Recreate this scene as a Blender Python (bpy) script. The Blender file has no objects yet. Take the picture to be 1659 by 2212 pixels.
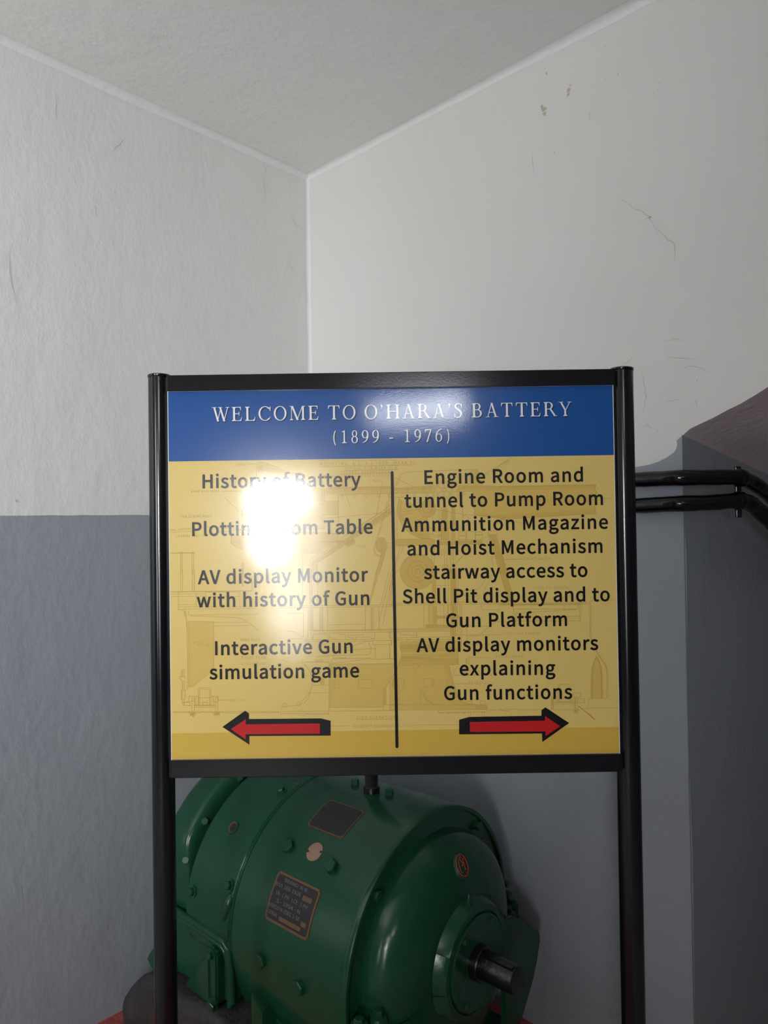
import bpy, bmesh, math, random, json
from mathutils import Vector, Matrix
random.seed(7)
D = bpy.data
SC = bpy.context.scene
COL = SC.collection
PI = math.pi
H = 1.59                      # eye height; floor is z = 0

# ------------------------------------------------------------------ camera
cam_d = D.cameras.new('camera')
cam_d.sensor_fit = 'VERTICAL'
cam_d.sensor_height = 36.0
cam_d.lens = 36.0 * 1524.0 / 2212.0
cam_d.clip_start = 0.05
cam = D.objects.new('camera', cam_d)
COL.objects.link(cam)
pitch, roll = math.radians(0.76), 0.0145
cam.matrix_world = (Matrix.Translation((0, 0, H)) @ Matrix.Rotation(math.radians(90) + pitch, 4, 'X')
                    @ Matrix.Rotation(-roll, 4, 'Z'))
SC.camera = cam
# ------------------------------------------------------------------ colour management
SC.view_settings.view_transform = 'Standard'
SC.view_settings.look = 'None'
SC.view_settings.gamma = 1.0
SC.view_settings.use_curve_mapping = False
SC.view_settings.exposure = 0.22
# ------------------------------------------------------------------ world
w = D.worlds.new('world'); SC.world = w
w.use_nodes = True
w.node_tree.nodes['Background'].inputs[0].default_value = (0.75, 0.85, 1.0, 1)
w.node_tree.nodes['Background'].inputs[1].default_value = 0.05

# room frame: the corner and the two wall directions
K = Vector((-0.301, 2.95, 0.0))
UL = Vector((-0.68553, -0.72805, 0.0))     # along the left wall, away from the corner
UR = Vector((0.72805, -0.68553, 0.0))      # along the right wall, away from the corner
CEIL = H + 1.455
ROOM_L, ROOM_R = 5.75, 6.6

def area(name, loc, target, sx, sy, power, col=(1, 1, 1), spread=180):
    l = D.lights.new(name, 'AREA')
    l.shape = 'RECTANGLE'; l.size = sx; l.size_y = sy
    l.energy = power; l.color = col; l.spread = math.radians(spread)
    o = D.objects.new(name, l); COL.objects.link(o)
    o.location = loc
    o.rotation_euler = (Vector(target) - Vector(loc)).to_track_quat('-Z', 'Y').to_euler()
    return o
LIGHTS = [
    # name, location, target, width, height, watts, colour, spread (cones narrowed to steer where the light falls)
    ('daylight_window', (-2.85, -2.50, H), (-2.6, 1.5, H - .25), .9, 1.8, 37, (0.97, 1.0, 1.02), 60),
    ('ceiling_fill_light', (-2.80, -2.40, H - .2), (-1.8, 0.2, H + 2.6), .9, 1.0, 44, (0.99, 1.0, 1.0), 80),  # added fill aimed up at the ceiling; no upper window stands here
    ('daylight_sky_gap', (-1.06, -4.00, H + .250), (-.30, 1.5, H + .05), .46, .19, 1.0, (1, 1, 1), 34),
    ('daylight_sky_slot', (-1.145, -4.00, H - .10), (-.30, 1.5, H + .05), .20, .48, 1.15, (1, 1, 1), 34),
    ('daylight_path', (-.95, -4.00, H - .92), (-.25, 1.5, H - .1), .36, .90, .22, (.97, .99, 1.03), 34),
    ('daylight_doorway', (-1.38, -4.05, H - .27), (-1.0, 1.5, H - .2), 1.5, 1.6, 9.5, (1, .99, .97), 80),
    ('daylight_fanlight', (-0.08, -5.05, H + 1.24), (-3.1, 1.5, H + .35), 2.1, .30, 9.5, (0.95, 0.99, 1.04), 70),
    ('sun_patch_through_door', (-1.5, -3.9, H + 1.2), (-1.05, -1.55, 0), .35, .35, 14, (1, .98, .95), 30),
]
for a in LIGHTS: area(*a)

# ------------------------------------------------------------------ helpers
def new_obj(name, bm, mat=None, parent=None, smooth=False, sharp=None):
    me = D.meshes.new(name)
    bm.normal_update()
    bm.to_mesh(me); bm.free()
    return mesh_obj(name, me, mat, parent, smooth, sharp)
def mesh_obj(name, me, mat=None, parent=None, smooth=False, sharp=None):
    if mat is not None:
        for m in (mat if isinstance(mat, (list, tuple)) else [mat]): me.materials.append(m)
    if smooth:
        for p in me.polygons: p.use_smooth = True
        if sharp is not None:
            me.set_sharp_from_angle(angle=math.radians(sharp))
    o = D.objects.new(name, me); COL.objects.link(o)
    if parent is not None:
        o.parent = parent
        bpy_mw = parent_world(parent)
        o.matrix_parent_inverse = bpy_mw.inverted()
    return o
def parent_world(p):
    m = p.matrix_basis.copy()
    if p.parent is not None: m = parent_world(p.parent) @ p.matrix_parent_inverse @ m
    return m
def empty(name, loc, label=None, cat=None, group=None):
    o = D.objects.new(name, None); COL.objects.link(o)
    o.location = loc; o.empty_display_size = 0.05
    tag(o, label, cat, group)
    return o
def tag(o, label=None, cat=None, group=None, kind=None):
    if label: o['label'] = label
    if cat: o['category'] = cat
    if group: o['group'] = group
    if kind: o['kind'] = kind
    return o
def box(bm, x0, x1, y0, y1, z0, z1, M=None, bevel=0.0, seg=2):
    r = bmesh.ops.create_cube(bm, size=1.0)
    for v in r['verts']:
        v.co = Vector((x0 + (v.co.x + .5) * (x1 - x0), y0 + (v.co.y + .5) * (y1 - y0), z0 + (v.co.z + .5) * (z1 - z0)))
    if bevel:
        es = list({e for v in r['verts'] for e in v.link_edges})
        rr = bmesh.ops.bevel(bm, geom=es, offset=bevel, segments=seg, affect='EDGES', profile=0.5)
        vs = set(rr['verts']) | {v for v in r['verts'] if v.is_valid}
    else:
        vs = set(r['verts'])
    if M is not None:
        for v in vs: v.co = M @ v.co
    return vs
def tube(bm, pts, r, n=16, caps=True):
    pts = [Vector(p) for p in pts]
    rs = r if isinstance(r, (list, tuple)) else [r] * len(pts)
    rings = []
    T0 = (pts[1] - pts[0]).normalized()
    up = Vector((0, 0, 1)) if abs(T0.z) < 0.9 else Vector((1, 0, 0))
    N = (up - T0 * up.dot(T0)).normalized()
    for i, p in enumerate(pts):
        if i == 0: T = pts[1] - pts[0]
        elif i == len(pts) - 1: T = pts[-1] - pts[-2]
        else: T = (pts[i + 1] - p).normalized() + (p - pts[i - 1]).normalized()
        T.normalize()
        N = (N - T * N.dot(T)).normalized()
        B = T.cross(N)
        rings.append([bm.verts.new(p + (N * math.cos(2 * PI * k / n) + B * math.sin(2 * PI * k / n)) * rs[i]) for k in range(n)])
    for a, b in zip(rings, rings[1:]):
        for k in range(n): bm.faces.new((a[k], a[(k + 1) % n], b[(k + 1) % n], b[k]))
    if caps:
        bm.faces.new(rings[0][::-1]); bm.faces.new(rings[-1])
def smooth_path(pts, n=8):
    pts = [Vector(p) for p in pts]
    P = [pts[0] * 2 - pts[1]] + pts + [pts[-1] * 2 - pts[-2]]
    out = []
    for i in range(1, len(P) - 2):
        for k in range(n):
            t = k / n
            a, b, c, d = P[i - 1], P[i], P[i + 1], P[i + 2]
            out.append(0.5 * ((2 * b) + (c - a) * t + (2 * a - 5 * b + 4 * c - d) * t * t + (3 * b - a - 3 * c + d) * t ** 3))
    out.append(pts[-1])
    return out

# ------------------------------------------------------------------ materials
def mat(name, col, rough=0.5, metal=0.0, bump=None, coat=0.0, coat_rough=0.05, spec=0.5, vary=None):
    """bump: list of (scale, strength, distance, stretch xyz); vary: (scale, amount, stretch)"""
    m = D.materials.new(name); m.use_nodes = True
    nt = m.node_tree; b = nt.nodes['Principled BSDF']
    b.inputs['Base Color'].default_value = (*col, 1)
    b.inputs['Roughness'].default_value = rough
    b.inputs['Metallic'].default_value = metal
    b.inputs['Specular IOR Level'].default_value = spec
    b.inputs['Coat Weight'].default_value = coat
    b.inputs['Coat Roughness'].default_value = coat_rough
    tc = nt.nodes.new('ShaderNodeTexCoord')
    last = None
    for i, (sc, st, dist, stretch) in enumerate(bump or []):
        mp = nt.nodes.new('ShaderNodeMapping'); mp.inputs['Scale'].default_value = stretch
        nt.links.new(tc.outputs['Object'], mp.inputs[0])
        no = nt.nodes.new('ShaderNodeTexNoise'); no.inputs['Scale'].default_value = sc; no.inputs['Detail'].default_value = 5
        nt.links.new(mp.outputs[0], no.inputs['Vector'])
        bp = nt.nodes.new('ShaderNodeBump'); bp.inputs['Strength'].default_value = st; bp.inputs['Distance'].default_value = dist
        nt.links.new(no.outputs['Fac'], bp.inputs['Height'])
        if last: nt.links.new(last.outputs[0], bp.inputs['Normal'])
        last = bp
    if last:
        nt.links.new(last.outputs[0], b.inputs['Normal'])
        nt.links.new(last.outputs[0], b.inputs['Coat Normal'])
    if vary:
        sc, amt, stretch, col2 = vary
        mp = nt.nodes.new('ShaderNodeMapping'); mp.inputs['Scale'].default_value = stretch
        nt.links.new(tc.outputs['Object'], mp.inputs[0])
        no = nt.nodes.new('ShaderNodeTexNoise'); no.inputs['Scale'].default_value = sc; no.inputs['Detail'].default_value = 6
        nt.links.new(mp.outputs[0], no.inputs['Vector'])
        rp = nt.nodes.new('ShaderNodeValToRGB')
        rp.color_ramp.elements[0].position = 0.5 - 0.5 * amt; rp.color_ramp.elements[1].position = 0.5 + 0.5 * amt
        rp.color_ramp.elements[0].color = (*col, 1); rp.color_ramp.elements[1].color = (*col2, 1)
        nt.links.new(no.outputs['Fac'], rp.inputs[0])
        nt.links.new(rp.outputs[0], b.inputs['Base Color'])
    return m
PL = [(2.2, .45, .02, (1, 1, 1)), (9, .40, .010, (1, 1, 0.55)), (45, .55, .0035, (1, 1, .6)), (150, .40, .0012, (1, 1, .8))]
white = mat('white_wall_paint', (.78, .78, .765), .5, bump=PL, vary=(1.6, .5, (1, 1, 1), (.755, .75, .735)))
white_r = mat('white_wall_paint_right', (.77, .765, .75), .5, bump=PL, vary=(1.3, .5, (1, 1, 1), (.74, .73, .71)))
ceil_m = mat('white_ceiling_paint', (.86, .855, .84), .55, bump=PL, vary=(1.2, .6, (1, 1, 1), (.83, .82, .80)))
dado = mat('grey_dado_paint', (.305, .332, .370), .38, bump=PL, vary=(3, .6, (1, 1, .5), (.325, .350, .385)))
mauve = mat('soffit_paint_with_red_bounce', (.80, .64, .655), .3, bump=[(5, .6, .02, (1, 1, 1)), (30, .4, .006, (1, 2, 1)), (140, .3, .001, (1, 1, 1))], vary=(2.5, .6, (1, 1, 1), (.72, .62, .63)))  # red bounce from the floor is put into the colour of whitish paint
red_floor = mat('red_floor_paint', (.44, .085, .07), .6, bump=[(14, .6, .02, (1, 1, 1)), (70, .6, .006, (1, 1, 1))], vary=(22, .5, (1, 1, 1), (.30, .065, .055)))
crack_m = mat('crack_line', (.46, .43, .40), .8)
stain_m = mat('rust_stain', (.55, .46, .37), .7)
black_metal = mat('black_anodised_metal', (.004, .004, .006), .17, spec=.5, bump=[(60, .05, .001, (1, 1, .3))])
rail_metal = mat('black_rail_metal', (.005, .005, .008), .15, spec=.5, bump=[(200, .10, .0006, (1, 1, 1))])
PB = [(14, .05, .0020, (1, 1, 1)), (420, .16, .0003, (1, 1, 1))]
PK = dict(rough=.22, coat=.75, coat_rough=.03, spec=.32, bump=PB)
yellow = mat('yellow_print', (.80, .59, .185), **PK)
yellow_deep = mat('deep_yellow_print', (.70, .455, .07), **PK)
blue = mat('blue_print', (.003, .082, .345), **PK)
blue_dark = mat('dark_blue_shadow_print', (.004, .018, .075), **PK)
white_ink = mat('white_print', (.87, .89, .92), **PK)
black_ink = mat('black_print', (.006, .005, .006), **PK)
red_ink = mat('red_print', (.60, .012, .016), **PK)
line_ink = mat('olive_line_print', (.57, .385, .095), **PK)
tint_ink = mat('pale_olive_tint_print', (.73, .505, .128), **PK)
tint2_ink = mat('olive_tint_print', (.69, .465, .112), **PK)
core = mat('white_board_edge', (.75, .74, .74), .5)
GB = [(7, .25, .006, (1, 1, 1)), (60, .22, .0015, (1, 1, 1))]
green = mat('dark_green_gloss_paint', (.008, .056, .027), .20, spec=.36, bump=GB, vary=(5, .6, (1, 1, 1), (.011, .064, .031)))
black_iron = mat('black_greasy_iron', (.007, .007, .007), .22, bump=[(50, .5, .003, (1, 1, 1))])
dark_plate = mat('black_plate', (.012, .011, .013), .5, bump=[(90, .4, .0008, (1, 1, 1))])
brass = mat('worn_brass', (.15, .078, .038), .5, metal=.25, bump=[(90, .4, .0006, (1, 1, 1))])
copper = mat('worn_copper', (.30, .185, .13), .6, bump=[(120, .5, .0006, (1, 1, 1))])
dim_letters = mat('dim_plate_lettering', (.055, .05, .048), .6)
plate_letters = mat('pale_plate_lettering', (.17, .155, .15), .6)
red_emblem = mat('red_emblem_paint', (.50, .03, .012), .4)
pipe_m = mat('black_gloss_pipe_paint', (.003, .003, .004), .13, spec=.45, bump=[(10, .3, .006, (1, 1, 1)), (85, .35, .002, (1, 1, 1))])
concrete = mat('grey_concrete_floor', (.48, .47, .46), .7, bump=[(12, .4, .01, (1, 1, 1)), (80, .4, .003, (1, 1, 1))], vary=(4, .5, (1, 1, 1), (.42, .41, .40)))
block_m = mat('black_painted_stone', (.026, .025, .024), .65, bump=[(10, .7, .02, (1, 1, 1)), (60, .7, .006, (1, 1, 1))], vary=(9, .5, (1, 1, 1), (.035, .032, .03)))

CRACKS_R = [[(1.364, 0.913), (1.424, 0.862), (1.447, 0.837), (1.461, 0.807)], [(1.461, 0.807), (1.494, 0.764), (1.515, 0.743), (1.517, 0.721), (1.514, 0.702)], [(1.438, 0.837), (1.454, 0.837)], [(1.485, 0.484), (1.513, 0.484), (1.532, 0.476)], [(1.415, 0.414), (1.425, 0.374), (1.428, 0.334), (1.419, 0.296)], [(1.487, 0.441), (1.561, 0.422)], [(1.399, 0.456), (1.361, 0.436)], [(1.524, 0.403), (1.56, 0.404), (1.596, 0.38)], [(1.419, 0.251), (1.432, 0.263), (1.445, 0.242)], [(1.276, 1.207), (1.274, 1.177)], [(1.561, 0.311), (1.568, 0.291)], [(1.079, 1.156), (1.086, 1.08)], [(1.485, 0.317), (1.522, 0.32)]]
CRACKS_L = [[(0.235, 1.372), (0.231, 1.341), (0.221, 1.298)], [(0.094, 1.253), (0.065, 1.233), (0.023, 1.213)], [(0.217, 1.414), (0.221, 1.392)], [(0.914, 1.048), (0.909, 1.004)], [(1.175, 0.826), (1.173, 0.743), (1.157, 0.677)], [(1.036, 1.36), (1.034, 1.273)], [(0.116, 1.075), (0.081, 1.027)], [(0.808, 1.302), (0.857, 1.237)], [(1.175, -1.027), (1.156, -1.068), (1.154, -1.157)], [(0.943, -1.304), (0.951, -1.359)]]
STAINS_R = [(1.123, 1.275, 0.0142), (1.115, 1.288, 0.0079), (1.207, 1.298, 0.0094), (1.207, 1.286, 0.0079), (1.124, 1.262, 0.0094), (1.134, 1.384, 0.0063), (1.214, 1.312, 0.0047), (1.45, 0.837, 0.0063), (1.157, 1.127, 0.0039), (1.365, 1.277, 0.0031), (1.327, 1.278, 0.0025), (1.328, 1.376, 0.0025), (1.466, 1.178, 0.0025), (1.483, 1.199, 0.0025), (0.166, 0.701, 0.0024), (1.458, 0.241, 0.0028), (1.566, 0.363, 0.0025)]
STAINS_L = [(1.161, 0.078, 0.0063), (1.123, 1.379, 0.0024), (0.814, 1.535, 0.0022), (0.263, 1.302, 0.002), (0.09, 1.364, 0.002), (0.055, 0.931, 0.0031), (0.848, 0.062, 0.0019), (0.922, 1.437, 0.002)]
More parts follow.
